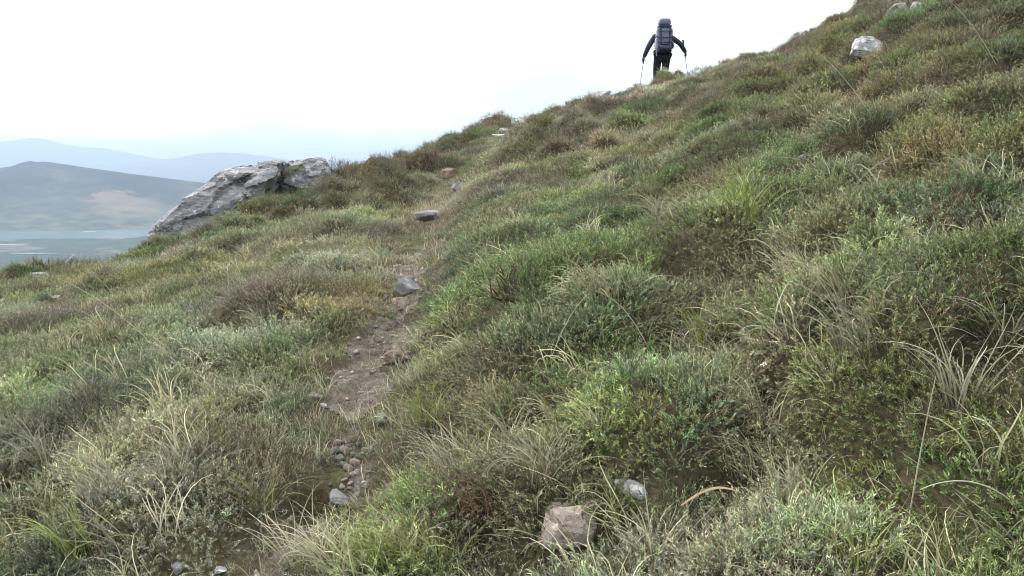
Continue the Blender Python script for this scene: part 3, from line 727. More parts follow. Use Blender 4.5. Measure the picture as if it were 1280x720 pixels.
SHRUBS = [
    (428, 217, 44, 'gorse', 'mauve', 'brown grey heather bush nearest the rock outcrop on the skyline', 1.5),
    (452, 209, 34, 'gorse', 'mauve', 'ragged grey heather bush sticking up on the skyline, second from the outcrop', 1.7),
    (486, 206, 40, 'gorse', 'mauve', 'spiky brown grey bush on the skyline midway between outcrop and round bush', 1.6),
    (514, 199, 26, 'gorse', 'mauve', 'small grey bush on the skyline beside the round dark bush', 1.5),
    (541, 194, 42, 'gorse', 'mauve', 'round dark grey bush, the largest on the lower skyline', 1.7),
    (578, 176, 16, 'gorse', 'mauve', 'tiny sprout on the bare skyline uphill of the round bush', 2.0),
    (603, 206, 66, 'gorse', 'green', 'low green gorse dome in pale grass at the upper path', 0.7),
    (683, 182, 56, 'gorse', 'deep', 'dark green gorse mound in pale grass beside the upper path', 0.7),
    (722, 184, 44, 'dry', 'mauve', 'brown heather mound downhill of the big dark shrub', 0.8),
    (745, 160, 30, 'dry', 'mauve', 'small mauve heather mound on the upper slope', 0.8),
    (812, 148, 84, 'gorse', 'deep', 'big dark shrub with a shaded underside below the hiker', 1.0),
    (872, 95, 50, 'gorse', 'green', 'grey green bush on the skyline just uphill of the hiker', 1.0),
    (905, 82, 40, 'heath', 'grey', 'greyish heath mound on the skyline next to the hiker\'s bush', 0.7),
    (940, 125, 60, 'gorse', 'green', 'olive green mound in yellow grass uphill of the hiker', 0.6),
    (1042, 106, 62, 'gorse', 'deep', 'dark green mound above yellow grass, downhill of the white rock', 0.8),
    (1010, 116, 44, 'dry', 'mauve', 'brown heather mound beside the dark green one near the white rock', 0.8),
    (1030, 60, 70, 'heath', 'olive', 'wide olive heath mound on the upper skyline', 0.8),
    (1085, 36, 60, 'heath', 'green', 'heath mound right above the white rock', 0.8),
    (1130, 86, 80, 'gorse', 'green', 'broad green mound just uphill of the white rock', 0.8),
    (1190, 40, 60, 'heath', 'green', 'green heath mound near the top corner of the slope', 0.8),
    (1264, 66, 54, 'gorse', 'blue', 'bluish green rounded bush at the far upper edge of the slope', 1.1),
    (1244, 224, 84, 'gorse', 'blue', 'tall grey green gorse bush at the edge of the upper right slope', 1.1),
    (1250, 295, 110, 'gorse', 'blue', 'wide grey green gorse bush above the bright green carpet', 0.9),
    (1160, 290, 90, 'heath', 'blue', 'grey green heath mound next to the wide gorse bush', 0.8),
    (1170, 225, 80, 'heath', 'olive', 'olive brown heath mound on the right slope', 0.7),
    (1090, 145, 60, 'dry', 'brown', 'dark brown heather mound behind green heath on the right slope', 0.8),
    (985, 240, 80, 'gorse', 'green', 'green heath mound around the buried grey stone', 0.7),
    (905, 205, 70, 'dry', 'brown', 'brown green heather mound mid slope with long grass at its side', 0.7),
    (850, 330, 70, 'dry', 'mauve', 'dead mauve heather mound in the middle of the slope', 0.8),
    (800, 215, 60, 'gorse', 'deep', 'dark green mound below the big dark shrub', 0.8),
    (668, 250, 60, 'heath', 'olive', 'olive mound beside the upper path stones', 0.6),
    (760, 265, 70, 'gorse', 'green', 'green mound in the centre of the slope', 0.7),
    (740, 320, 60, 'dry', 'mauve', 'brown heather mound at the centre above the big green cushion', 0.8),
    (650, 385, 150, 'gorse', 'green', 'big green gorse cushion beside the smooth grey path stone', 0.85),
    (560, 380, 70, 'heath', 'green', 'green heath cushion overhanging the path by the smooth grey stone', 0.8),
    (710, 398, 60, 'heath', 'brown', 'brown heather cushion above the dark gap', 0.7),
    (690, 500, 150, 'gorse', 'green', 'wide grey green gorse cushion below the dark gap', 0.8),
    (820, 500, 140, 'gorse', 'green', 'wide deep green gorse cushion right of the dark gap', 0.8),
    (840, 600, 110, 'heath', 'blue', 'blue green leafy shrub just above the bleached stone', 0.9),
    (1000, 430, 130, 'gorse', 'green', 'broad gorse cushion in the middle of the right slope', 0.7),
    (1170, 400, 160, 'gorse', 'green', 'bright green heath cushion, widest on the right slope', 0.6),
    (1250, 440, 100, 'gorse', 'deep', 'dark green cushion with shaded foot near the right edge', 0.9),
    (350, 412, 80, 'dry', 'mauve', 'dead mauve heather bush on the left of the path', 0.9),
    (292, 430, 60, 'dry', 'mauve', 'low dead heather bush beside the larger mauve one', 0.7),
    (438, 396, 84, 'heath', 'ochre', 'ochre yellow moss cushion beside the path', 0.5),
    (452, 340, 60, 'heath', 'ochre', 'small ochre cushion uphill of the larger yellow one', 0.5),
    (500, 290, 44, 'heath', 'ochre', 'ochre tuft of moss below the dark layered stone', 0.6),
    (552, 326, 26, 'heath', 'rust', 'small orange brown cushion hanging over the upper path', 1.0),
    (430, 285, 70, 'gorse', 'blue', 'grey green shrub below the skyline heather on the left', 0.7),
    (375, 262, 60, 'gorse', 'deep', 'dark green bush growing against the uphill side of the rocks', 0.9),
    (400, 245, 50, 'dry', 'grey', 'dry brown bush at the foot of the rounded rock', 0.9),
    (470, 250, 50, 'dry', 'mauve', 'brown heather mound on the slope behind the path', 0.7),
    (215, 345, 80, 'gorse', 'green', 'green heath mound below the pointed end of the boulder', 0.6),
    (120, 372, 80, 'gorse', 'deep', 'dark green heath mound behind the small grey stone', 0.7),
    (215, 375, 90, 'gorse', 'deep', 'long dark heath mound in the left grass slope', 0.5),
    (60, 480, 110, 'gorse', 'green', 'green heath cushion at the left edge', 0.6),
    (310, 490, 110, 'heath', 'blue', 'grey green cushion in the grass left of the lower path', 0.6),
    (40, 640, 130, 'gorse', 'deep', 'dark heath cushion in long grass near the bottom left corner', 0.6),
    (785, 652, 70, 'heath', 'lime', 'bright yellow green moss cushion under the bleached stone', 0.8),
    (1130, 610, 150, 'heath', 'lime', 'yellow green heath cushion in the lower right', 0.5),
    (1230, 540, 120, 'heath', 'lime', 'bright green cushion with a rusty patch near the right edge', 0.5),
    (112, 330, 40, 'heath', 'olive', 'olive heath mound on the brow behind the grey rock', 0.45),
]
CLEAR = []
for px, py, w_, h_, mt, lb, tl in ROCKS:
    if mt:
        p = at(px, py); r = w_ * p.y / F / 2; CLEAR += [(p.x, p.y + r * 0.3, r * 0.95), (p.x, p.y - r * 0.5, r * 0.9)] + ([(p.x, p.y - r * 1.6, r * 0.9)] if w_ > 30 and py > 500 else [])
for px, py, r_ in [(440, 572, 22), (436, 596, 20), (432, 615, 16)]:
    p = at(px, py); CLEAR.append((p.x, p.y, r_ * p.y / F))
for px, py, w_, st, c_, lb, tall in SHRUBS:
    p = at(px, py); r = w_ * p.y / F / 2; CLEAR.append((p.x, p.y + r * 0.5, -r * 0.75))
for px, py, r_ in [(38, 394, 48), (8, 404, 40), (75, 384, 25)]:
    p = at(px, py); CLEAR.append((p.x, p.y, r_ * p.y / F))
shells = [(1.3, 2.2, 750), (2.2, 3.5, 800), (3.5, 5, 720), (5, 7, 640), (7, 10, 520), (10, 14, 390), (14, 19, 280), (19, 29, 120)]
px_, py_ = [], []
for a0, a1, dens in shells:
    tmax = 0.74 if a0 > 3 else 0.95
    area = tmax * (a1 ** 2 - a0 ** 2); n = int(area * dens)
    y = np.sqrt(rng.uniform(a0 ** 2, a1 ** 2, n)); t = rng.uniform(-tmax, tmax, n)
    px_.append(t * y); py_.append(y)
X = np.concatenate(px_); Yv = np.concatenate(py_)
kp = rng.random(len(X)) > sstep(0.06, 0.16, pits(X, Yv)) * 0.6; X = X[kp]; Yv = Yv[kp]
for bx, by, br in CLEAR:
    k = (np.hypot(X - bx, Yv - by) > abs(br)) | (rng.random(len(X)) < (0.1 if br > 0 else 0.42)); X = X[k]; Yv = Yv[k]
col, kinds = field(X, Yv)
bm_ = bare(X, Yv)
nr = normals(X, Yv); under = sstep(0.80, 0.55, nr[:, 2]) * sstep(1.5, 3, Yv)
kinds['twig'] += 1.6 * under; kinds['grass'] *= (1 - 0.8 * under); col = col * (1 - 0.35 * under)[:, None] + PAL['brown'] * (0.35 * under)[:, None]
tot = sum(kinds.values()); u = rng.random(len(X)) * tot
nr = normals(X, Yv); Z = height(X, Yv)
dist = np.hypot(X, Yv)
grow = 1 + 0.22 * sstep(5, 20, dist)
steep = np.clip(1.35 - nr[:, 2] * 1.1, 0, 1)
concave = height(X, Yv) - 0.25 * (height(X + .15, Yv) + height(X - .15, Yv) + height(X, Yv + .15) + height(X, Yv - .15))
acc = np.zeros(len(X)); covers = {}
for k in ('heath', 'broad', 'twig', 'grass', 'short'):
    m = (u >= acc) & (u < acc + kinds[k]); acc = acc + kinds[k]
    keep = m & (rng.random(len(X)) > bm_ * (0.72 if k in ('short', 'twig') else 1.05))
    if k != 'short' and k != 'grass': keep &= ~((path_d(X, Yv) < 0.28) & (rng.random(len(X)) < 0.75) & (Yv < 14))
    keep &= ~((concave < -0.02) & (rng.random(len(X)) < 0.65) & (dist < 15))
    idx = np.nonzero(keep)[0]
    n = len(idx)
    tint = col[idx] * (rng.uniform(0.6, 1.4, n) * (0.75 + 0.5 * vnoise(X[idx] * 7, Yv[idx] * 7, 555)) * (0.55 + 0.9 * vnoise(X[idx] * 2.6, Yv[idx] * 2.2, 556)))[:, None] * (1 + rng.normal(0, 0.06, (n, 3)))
    if k in ('twig',): tint = tint * 0.62 + PAL['mauve'] * 0.38 * rng.uniform(0.7, 1.5, n)[:, None]
    if k == 'grass': tint = tint * 0.45 + (PAL['straw'] * 0.6 + PAL['olive'] * 0.15) * rng.uniform(0.4, 1.5, n)[:, None]
    if k == 'short': tint = tint * 0.8 + 0.2 * PAL['straw']
    spin = rng.random(n) * 6.28
    if k == 'grass': spin = rng.normal(0, 0.7, n)
    sc = {'heath': (0.75, 1.35), 'broad': (0.7, 1.2), 'twig': (0.7, 1.4), 'grass': (0.55, 1.15), 'short': (0.7, 1.4)}[k]
    s = rng.uniform(*sc, n) * grow[idx]
    if k == 'grass': s = s * (0.55 + 0.45 * sstep(12, 5, dist[idx]))
    s = s * (0.55 + 0.45 * sstep(0.05, 0.5, path_d(X[idx], Yv[idx])))
    rot = rotations(nr[idx], spin, 0.10 if k in ('heath', 'twig', 'broad') else 0.4)
    pos = np.stack([X[idx], Yv[idx], Z[idx] + rng.uniform(-0.045, 0.035, n) * (k != 'short')], -1)
    covers[k] = (pos, rot, s, tint)
names = {'heath': 'heath_cover', 'broad': 'leafy_undergrowth', 'twig': 'dry_heather_cover', 'grass': 'long_grass', 'short': 'short_grass'}
for k, (p, r, s, t) in covers.items():
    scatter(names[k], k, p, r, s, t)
# dead bits and low blades on the trodden earth
n = 30000
y = np.sqrt(rng.uniform(1.5 ** 2, 16 ** 2, n)); t = rng.uniform(-0.65, 0.5, n); x = t * y
w = np.maximum(bare(x, y), sstep(0.03, 0.1, pits(x, y))); k = rng.random(n) < w * sstep(16, 6, y) * 0.9; x = x[k]; y = y[k]; n = len(x)
tn = np.where((rng.random(n) < 0.45)[:, None], PAL['brown'] * 1.2, np.where((rng.random(n) < 0.5)[:, None], PAL['straw'] * 0.8, PAL['olive']))
scatter('path_litter', 'litter', np.stack([x, y, height(x, y) + 0.008], -1), rotations(normals(x, y), rng.random(n) * 6.28, 0), rng.uniform(0.45, 1.0, n), tn * rng.uniform(0.6, 1.3, n)[:, None])
# bleached dead blades caught all over the carpet
k_ = rng.choice(len(X), int(len(X) * 0.34), replace=False); k_ = k_[(rng.random(len(k_)) > bm_[k_] * 0.8) & (rng.random(len(k_)) < 0.08 + 0.6 * sstep(0.52, 0.64, fbm(X[k_] * 1.4, Yv[k_] * 1.1, 3, 810)))]; n = len(k_)
tn = (PAL['straw'] * 1.1)[None] * rng.uniform(0.5, 1.25, n)[:, None] * (1 + rng.normal(0, 0.05, (n, 3))) + PAL['mauve'] * 0.15
scatter('dead_grass', 'litter', np.stack([X[k_], Yv[k_], Z[k_] + rng.uniform(0.01, 0.06, n)], -1), rotations(nr[k_], rng.random(n) * 6.28, 0.3), rng.uniform(0.5, 1.0, n) * grow[k_], tn)

# ------------------------------------------------------------------ rocks
def rock_geo(seed, sub=3, cuts=9, rough=0.10, freq=1.6):
    rg = np.random.default_rng(seed)
    bmm = bmesh.new(); bmesh.ops.create_icosphere(bmm, subdivisions=sub, radius=1.0)
    v = np.array([q.co[:] for q in bmm.verts])
    v = np.sign(v) * np.abs(v) ** 0.6; v = v / np.abs(v).max()
    for _ in range(cuts):
        nn = unit(rg.normal(size=3)); d = rg.uniform(0.5, 1.0)
        over = v @ nn - d; v = v - np.clip(over, 0, None)[:, None] * nn
    v = v - (v.max(0) + v.min(0)) / 2; r = v / np.maximum(np.abs(v).max(0), 1e-6)
    r = r * (1 + rough * 2 * noise3(r * freq + seed, seed)[:, None] + rough * 0.8 * noise3(r * freq * 3 + seed, seed + 3)[:, None] + rough * 0.4 * noise3(r * freq * 8, seed + 4)[:, None])
    for q, c in zip(bmm.verts, r): q.co = c
    return bmm
def rock(name, px, py, wpx, hpx, mat, label, cat='rock', group=None, seed=0, sub=3, deep=0.9, tilt=0, lift=0.25, rz=None, rough=0.1, cuts=9):
    """(px, py): the foot of the rock in the photo; wpx, hpx its size there"""
    p = at(px, py); s = p.y / F
    bmm = rock_geo(seed + 1, sub, cuts, rough)
    a, c = wpx * s / 2, hpx * s / 2; b_ = a * deep
    M_ = Matrix.Rotation(tilt, 3, 'Y') @ Matrix.Diagonal((a, b_, c))
    for q in bmm.verts: q.co = M_ @ q.co
    me = bpy.data.meshes.new(name); bmm.to_mesh(me); bmm.free(); me.materials.append(mat)
    o = link(name, me); o.location = (p.x, p.y + b_ * 0.4, p.z + c * (0.25 + lift)); o.rotation_euler = (0, 0, rz if rz is not None else random.uniform(-0.4, 0.4))
    tag(o, label, cat, group); return o

def slab(name, outline, Y, d0, d1, mat, label, seed, cuts=5, amp=0.05, lean=0.25, ang=0.5):
    s = Y / F
    pts = []
    cx = sum(p[0] for p in outline) / len(outline); cyy = sum(p[1] for p in outline) / len(outline)
    t0, e0 = ray(cx, cyy); org = Vector((t0 * Y, Y, e0 * Y))
    rg = np.random.default_rng(seed)
    for k, (x_, y_) in enumerate(outline):
        u_, v_ = (x_ - cx) * s, -(y_ - cyy) * s
        for f, sc in ((d0 * 0.55, 1.0), (d0, 0.72 + 0.12 * rg.random()), (d1 * 0.6, 0.98), (d1, 0.7)):
            pts.append((u_ * sc, f + v_ * lean, v_ * sc))
    bmm = bmesh.new(); [bmm.verts.new(p) for p in pts]
    r = bmesh.ops.convex_hull(bmm, input=bmm.verts[:])
    bmesh.ops.delete(bmm, geom=[g_ for g_ in set(r['geom_interior'] + r['geom_unused']) if isinstance(g_, bmesh.types.BMVert)], context='VERTS')
    bmesh.ops.triangulate(bmm, faces=bmm.faces[:])
    for _ in range(6):
        ed = [e_ for e_ in bmm.edges if e_.calc_length() > 0.042]
        if not ed or len(bmm.faces) > 60000: break
        bmesh.ops.subdivide_edges(bmm, edges=ed, cuts=1); bmesh.ops.triangulate(bmm, faces=bmm.faces[:])
    bmm.normal_update()
    v = np.array([q.co[:] for q in bmm.verts]); nn = np.array([q.normal[:] for q in bmm.verts])
    ca, sa = math.cos(ang), math.sin(ang)
    al = v[:, 0] * ca + v[:, 2] * sa; ac = -v[:, 0] * sa + v[:, 2] * ca
    q3 = np.stack([al * 1.1, v[:, 1] * 2.0, ac * 4.5], -1)
    rid = np.abs(noise3(q3 * 1.2 + seed, seed)) * 2
    stepv = np.floor(noise3(q3 * 0.9 + 7, seed + 8) * 12) / 12
    crack = -np.clip(0.10 - np.abs(noise3(q3 * np.array([0.8, 1, 0.8]) + 3, seed + 2)), 0, 1) * 8
    dsp = amp * (1.6 * rid + 5.0 * stepv + 1.3 * crack + 2.2 * noise3(q3 * 3, seed + 4) + 1.4 * noise3(v * 22, seed + 6))
    lo_, hi_ = v.min(0), v.max(0); ns = 70
    seeds = rg.uniform(lo_, hi_, (ns, 3)); qa = np.stack([al, v[:, 1], ac], -1) * np.array([0.55, 1.0, 1.7])
    sq = np.stack([seeds[:, 0] * ca + seeds[:, 2] * sa, seeds[:, 1], -seeds[:, 0] * sa + seeds[:, 2] * ca], -1) * np.array([0.55, 1.0, 1.7])
    dd = ((qa[:, None, :] - sq[None]) ** 2).sum(-1); near_ = dd.argmin(1)
    offs = rg.uniform(-0.045, 0.03, ns); grd = rg.normal(0, 0.14, (ns, 3))
    facet = offs[near_] + ((v - seeds[near_]) * grd[near_]).sum(1)
    dsp = dsp * 0.5 + np.clip(facet, -0.10, 0.05)
    v = v + nn * dsp[:, None]
    for q, c in zip(bmm.verts, v): q.co = c
    me = bpy.data.meshes.new(name); bmm.to_mesh(me); bmm.free(); me.materials.append(mat)
    o = link(name, me); o.location = org; tag(o, label, 'rock'); return o
RY = 14.6
slab('boulder', [(196, 290), (203, 278), (238, 248), (258, 230), (298, 208), (345, 200), (355, 203), (352, 221), (318, 250), (300, 270), (285, 292), (240, 316), (205, 312)], RY - 0.1, -0.62, 0.7, M_ROCK,
     'large grey lichened boulder sloping down to a point above the valley', 3, ang=0.52, amp=0.058)
slab('boulder', [(270, 288), (300, 262), (322, 244), (350, 224), (362, 216), (372, 210), (402, 214), (404, 236), (370, 252), (330, 285), (290, 305)], RY + 0.85, -0.25, 0.7, M_ROCK,
     'smoother grey slab wedged under the large boulder on its uphill side', 12, ang=0.55, amp=0.042)
slab('boulder', [(356, 214), (366, 205), (380, 202), (396, 201), (406, 206), (413, 215), (410, 232), (380, 238), (356, 232)], RY + 0.75, -0.35, 0.6, M_ROCK,
     'rounded grey rock behind the mossy cleft at the top of the outcrop', 25, ang=0.2, amp=0.045)

for k, (px, py, w_, h_, mt, lb, tl) in enumerate(ROCKS):
    if not mt: continue
    big = w_ > 30
    nm = 'rock' if w_ > 20 else 'stone'
    rock(nm, px, py, w_, h_ * 1.15, mt, lb, nm, None, 300 + k * 7, 4 if big else 3, 0.8, tl, rough=0.16 if big else 0.12, cuts=12)
tag(rock('rock', 700, 655, 40, 30, M_ROCK_PINK, 'pinkish rock forming the upper step of the blocky rock at the bottom', 'rock', None, 977, 4, 0.8, -0.1))
# the loose path stones in the hollow
PST = [(424, 556), (438, 553), (449, 560), (432, 566), (441, 572), (452, 575), (428, 583), (436, 589), (446, 595), (433, 598), (424, 575), (444, 582), (458, 566), (447, 553), (420, 566), (438, 607), (428, 612)]
pst_meshes = []
for k in range(4):
    bmm = rock_geo(500 + k, 2, 8, 0.12); me = bpy.data.meshes.new('pebble'); bmm.to_mesh(me); bmm.free(); me.materials.append([M_ROCK_PINK, M_ROCK_BROWN, M_ROCK_GREY, M_ROCK_PINK][k]); pst_meshes.append(me)
for k, (px, py) in enumerate(PST):
    p = at(px, py); s = random.uniform(8, 15) * p.y / F / 2
    o = link('pebble', pst_meshes[k % 4]); o.location = (p.x, p.y, p.z + s * 0.45); o.scale = (s, s * random.uniform(0.7, 1), s * random.uniform(0.5, 0.8)); o.rotation_euler = (random.uniform(-.3, .3), random.uniform(-.3, .3), random.uniform(0, 6))
    tag(o, 'tan or pinkish loose stone in the cluster on the worn path hollow', 'pebble', 'loose stones in the path hollow')
for k in range(46):
    py = random.choice([random.uniform(405, 470), random.uniform(405, 520), random.uniform(330, 400), random.uniform(590, 640)])
    px = np.interp(py, [q[1] for q in PATH_PX][::-1], [q[0] for q in PATH_PX][::-1]) + random.gauss(0, 1) * np.interp(py, [330, 450, 520, 640], [10, 26, 18, 10])
    p = at(px, py); s = random.uniform(4, 11) * p.y / F / 2
    o = link('pebble', pst_meshes[k % 4]); o.location = (p.x, p.y, p.z + s * 0.25); o.scale = (s, s * random.uniform(0.6, 1), s * random.uniform(0.35, 0.6)); o.rotation_euler = (random.uniform(-.3, .3), random.uniform(-.3, .3), random.uniform(0, 6))
    tag(o, 'small flat stone of the rubble pressed into the worn path dirt', 'pebble', 'rubble along the worn path')
# uncountable grit on bare ground: one mesh
n = 16000
y = np.sqrt(rng.uniform(1.4 ** 2, 13 ** 2, n)); x = rng.uniform(-0.65, 0.1, n) * y
k = rng.random(n) < bare(x, y) * 0.8; x, y = x[k], y[k]; n = len(x); z = height(x, y) + 0.006
oct_ = np.array([(1, 0, 0), (0, 1, 0), (-1, 0, 0), (0, -1, 0), (0, 0, 1), (0, 0, -0.6)], float)
tri = np.array([(0, 1, 4), (1, 2, 4), (2, 3, 4), (3, 0, 4), (1, 0, 5), (2, 1, 5), (3, 2, 5), (0, 3, 5)])
sz = (0.003 + 0.022 * rng.random(n) ** 3) * (1 + 0.6 * sstep(4, 10, y)); th = rng.random(n) * 6.28
o6 = oct_[None] * (sz[:, None, None] * rng.uniform(0.5, 1.2, (n, 6, 1))); c, s = np.cos(th)[:, None], np.sin(th)[:, None]
gv = np.stack([o6[..., 0] * c - o6[..., 1] * s + x[:, None], o6[..., 0] * s + o6[..., 1] * c + y[:, None], o6[..., 2] * 0.7 + z[:, None]], -1).reshape(-1, 3)
gf = (tri[None] + (np.arange(n) * 6)[:, None, None]).reshape(-1, 3)
tag(link('gravel', np_mesh('gravel', gv, gf, M_ROCK_PINK)), kind='stuff')

# ------------------------------------------------------------------ single shrubs, cushions and tussocks
M_WOOD = plain('heather_wood', (0.10, 0.075, 0.06), 0.9, 0.1, 0.4, 40)
def shrub_mesh(seed, r, hgt, dens, style):
    rg = np.random.default_rng(seed)
    n = int(2 * PI * r * (r + hgt) / 2 * dens)
    th = rg.random(n) * 6.28; cz = rg.random(n) ** 0.8; rad = np.sqrt(1 - cz ** 2)
    lump = 0.8 + 0.45 * (vnoise(np.cos(th) * rad * 2.5 + seed, np.sin(th) * rad * 2.5 + cz * 2, seed))
    sh = lump * rg.uniform(0.55, 1.0, n) ** 0.5
    P0 = np.stack([np.cos(th) * rad * r * sh, np.sin(th) * rad * r * sh, cz * hgt * sh - 0.05], -1)
    D = np.stack([np.cos(th) * rad, np.sin(th) * rad, cz * 0.9 + 0.55], -1) + rg.normal(0, 0.4, (n, 3))
    if style == 'heath': return sprigs(P0, D, rg.uniform(0.035, 0.085, n), 24, 0.0115, 0.0031, rg)
    if style == 'gorse': return sprigs(P0, D, rg.uniform(0.035, 0.09, n), 26, 0.0105, 0.0030, rg, (0.4, 1.0))
    if style == 'dry': return sprigs(P0, D, rg.uniform(0.07, 0.16, n), 16, 0.010, 0.0030, rg, (0.3, 0.8))
    if style == 'tree': return sprigs(P0, D, rg.uniform(0.08, 0.2, n), 18, 0.018, 0.006, rg, (0.4, 1.0))
def stem_mesh(seed, r, hgt):
    rg = np.random.default_rng(seed); vs, fs = [], []
    n = 26
    for k in range(n):
        a = rg.random() * 6.28; rad = math.sqrt(rg.random())
        p0 = np.array([math.cos(a) * 0.05, math.sin(a) * 0.05, -0.06]); p2 = np.array([math.cos(a) * rad * r * 0.7, math.sin(a) * rad * r * 0.7, hgt * math.sqrt(max(0, 1 - rad ** 2)) * 0.65])
        p1 = (p0 + p2) / 2 + rg.normal(0, 0.03, 3)
        for q0, q1, w0, w1 in ((p0, p1, .007, .005), (p1, p2, .005, .0025)):
            d = unit(q1 - q0); s1 = unit(np.cross(d, [0.1, 0.9, 0.3])); s2 = np.cross(d, s1); b0 = len(vs)
            for w_, q_ in ((w0, q0), (w1, q1)):
                for m_ in range(3):
                    an = m_ * 2.094; vs.append(q_ + (s1 * math.cos(an) + s2 * math.sin(an)) * w_)
            for m_ in range(3): fs.append((b0 + m_, b0 + (m_ + 1) % 3, b0 + 3 + (m_ + 1) % 3, b0 + 3 + m_))
    return np_mesh('stem', np.array(vs), np.array(fs), M_WOOD)
SH = {}
def shrub_var(style, size):
    if (style, size) not in SH:
        r, hgt = {'S': (0.22, 0.20), 'M': (0.38, 0.28), 'L': (0.58, 0.34)}[size]
        dens = {'heath': 620, 'gorse': 620, 'dry': 460, 'tree': 330}[style]
        out_ = []
        for k in range(2):
            v, f, s = shrub_mesh(hash((len(SH), k)) % 1000 + 7 * k, r, hgt, dens, style)
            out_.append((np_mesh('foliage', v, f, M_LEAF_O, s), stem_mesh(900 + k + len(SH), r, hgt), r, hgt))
        SH[(style, size)] = out_
    return SH[(style, size)]
cnt = [0]
def shrub(px, py, wpx, style, color, label, cat='shrub', name='heath_shrub', tall=1.0, bright=1.0):
    """(px, py): middle of the foot of the shrub in the photo"""
    p = at(px, py); w = wpx * p.y / F
    size = 'S' if w < 0.55 else ('M' if w < 0.95 else 'L')
    var = shrub_var(style, size); fol, stem, r, hgt = var[cnt[0] % 2]; cnt[0] += 1
    k = w / (2 * r) * 0.92
    e = empty(name, (p.x, p.y + r * k * 0.5, p.z - 0.02 + 0 * k), random.uniform(0, 6.28)); e.scale = (k, k, k * tall)
    n_ = normals(np.array([p.x]), np.array([p.y]), 0.3)[0]
    tilt = Vector((0, 0, 1)).rotation_difference(Vector((n_[0] * 0.5, n_[1] * 0.5, 1)).normalized())
    e.rotation_euler = (tilt.to_matrix() @ Matrix.Rotation(random.uniform(0, 6.28), 3, 'Z')).to_euler()
    if 'skyline' in label:
        e.location.y = p.y - 0.25
        e.location.z = ground(p.x, p.y - 0.25) + 0.03
    else: e.location.z = ground(p.x, p.y + r * k * 0.5) - 0.03
    c = PAL[color] * bright
    o = link('foliage', fol, e); o.color = (*c, 1)
    link('stem', stem, e)
    tag(e, label, cat)
    return e
for px, py, w_, st, c_, lb, tall in SHRUBS:
    nm = 'moss_cushion' if 'moss' in lb else ('gorse_bush' if 'gorse' in lb else ('heather_bush' if 'heather' in lb else 'heath_shrub'))
    shrub(px, py, w_, st, c_, lb, 'shrub', nm, tall)
# moss in the cleft
sv = shrub_var('heath', 'S')
e = empty('moss_cushion', (ray(366, 213)[0] * (RY + 0.1), RY + 0.1, ray(366, 213)[1] * (RY + 0.1) - 0.03)); e.scale = (0.75, 0.5, 0.5); e.rotation_euler = (0, -0.5, 0)
o = link('foliage', sv[0][0], e); o.color = (*PAL['lime'] * 0.9, 1); tag(e, 'yellow green moss growing in the cleft between the outcrop rocks', 'moss')

# tussocks
def tussock_mesh(seed, n, L, rad, wind, bend, w=(0.003, 0.0055), fan=0.9):
    rg = np.random.default_rng(seed)
    th = rg.random(n) * 6.28; r = rad * np.sqrt(rg.random(n))
    base = np.stack([r * np.cos(th), r * np.sin(th), np.full(n, -0.03)], -1)
    az = np.where(rg.random(n) < wind, -1.9 + rg.normal(0, 0.45, n), PI / 2 - th + rg.normal(0, 0.5, n))
    return np_mesh('blades', *(lambda q: (q[0], q[1], M_LEAF_O, q[2]))(blades(base, az, rg.uniform(0.1, 0.6 * fan, n), rg.uniform(*bend, n), rg.uniform(*L, n), rg.uniform(*w, n), 9, rg)))
TM = [tussock_mesh(1, 70, (0.18, 0.42), 0.07, 0.6, (0.8, 2.2)), tussock_mesh(2, 50, (0.2, 0.46), 0.05, 0.5, (0.8, 2.4)), tussock_mesh(3, 90, (0.15, 0.36), 0.10, 0.7, (1.0, 2.3)),
      tussock_mesh(4, 30, (0.2, 0.40), 0.04, 0.2, (0.4, 1.8), (0.004, 0.007))]
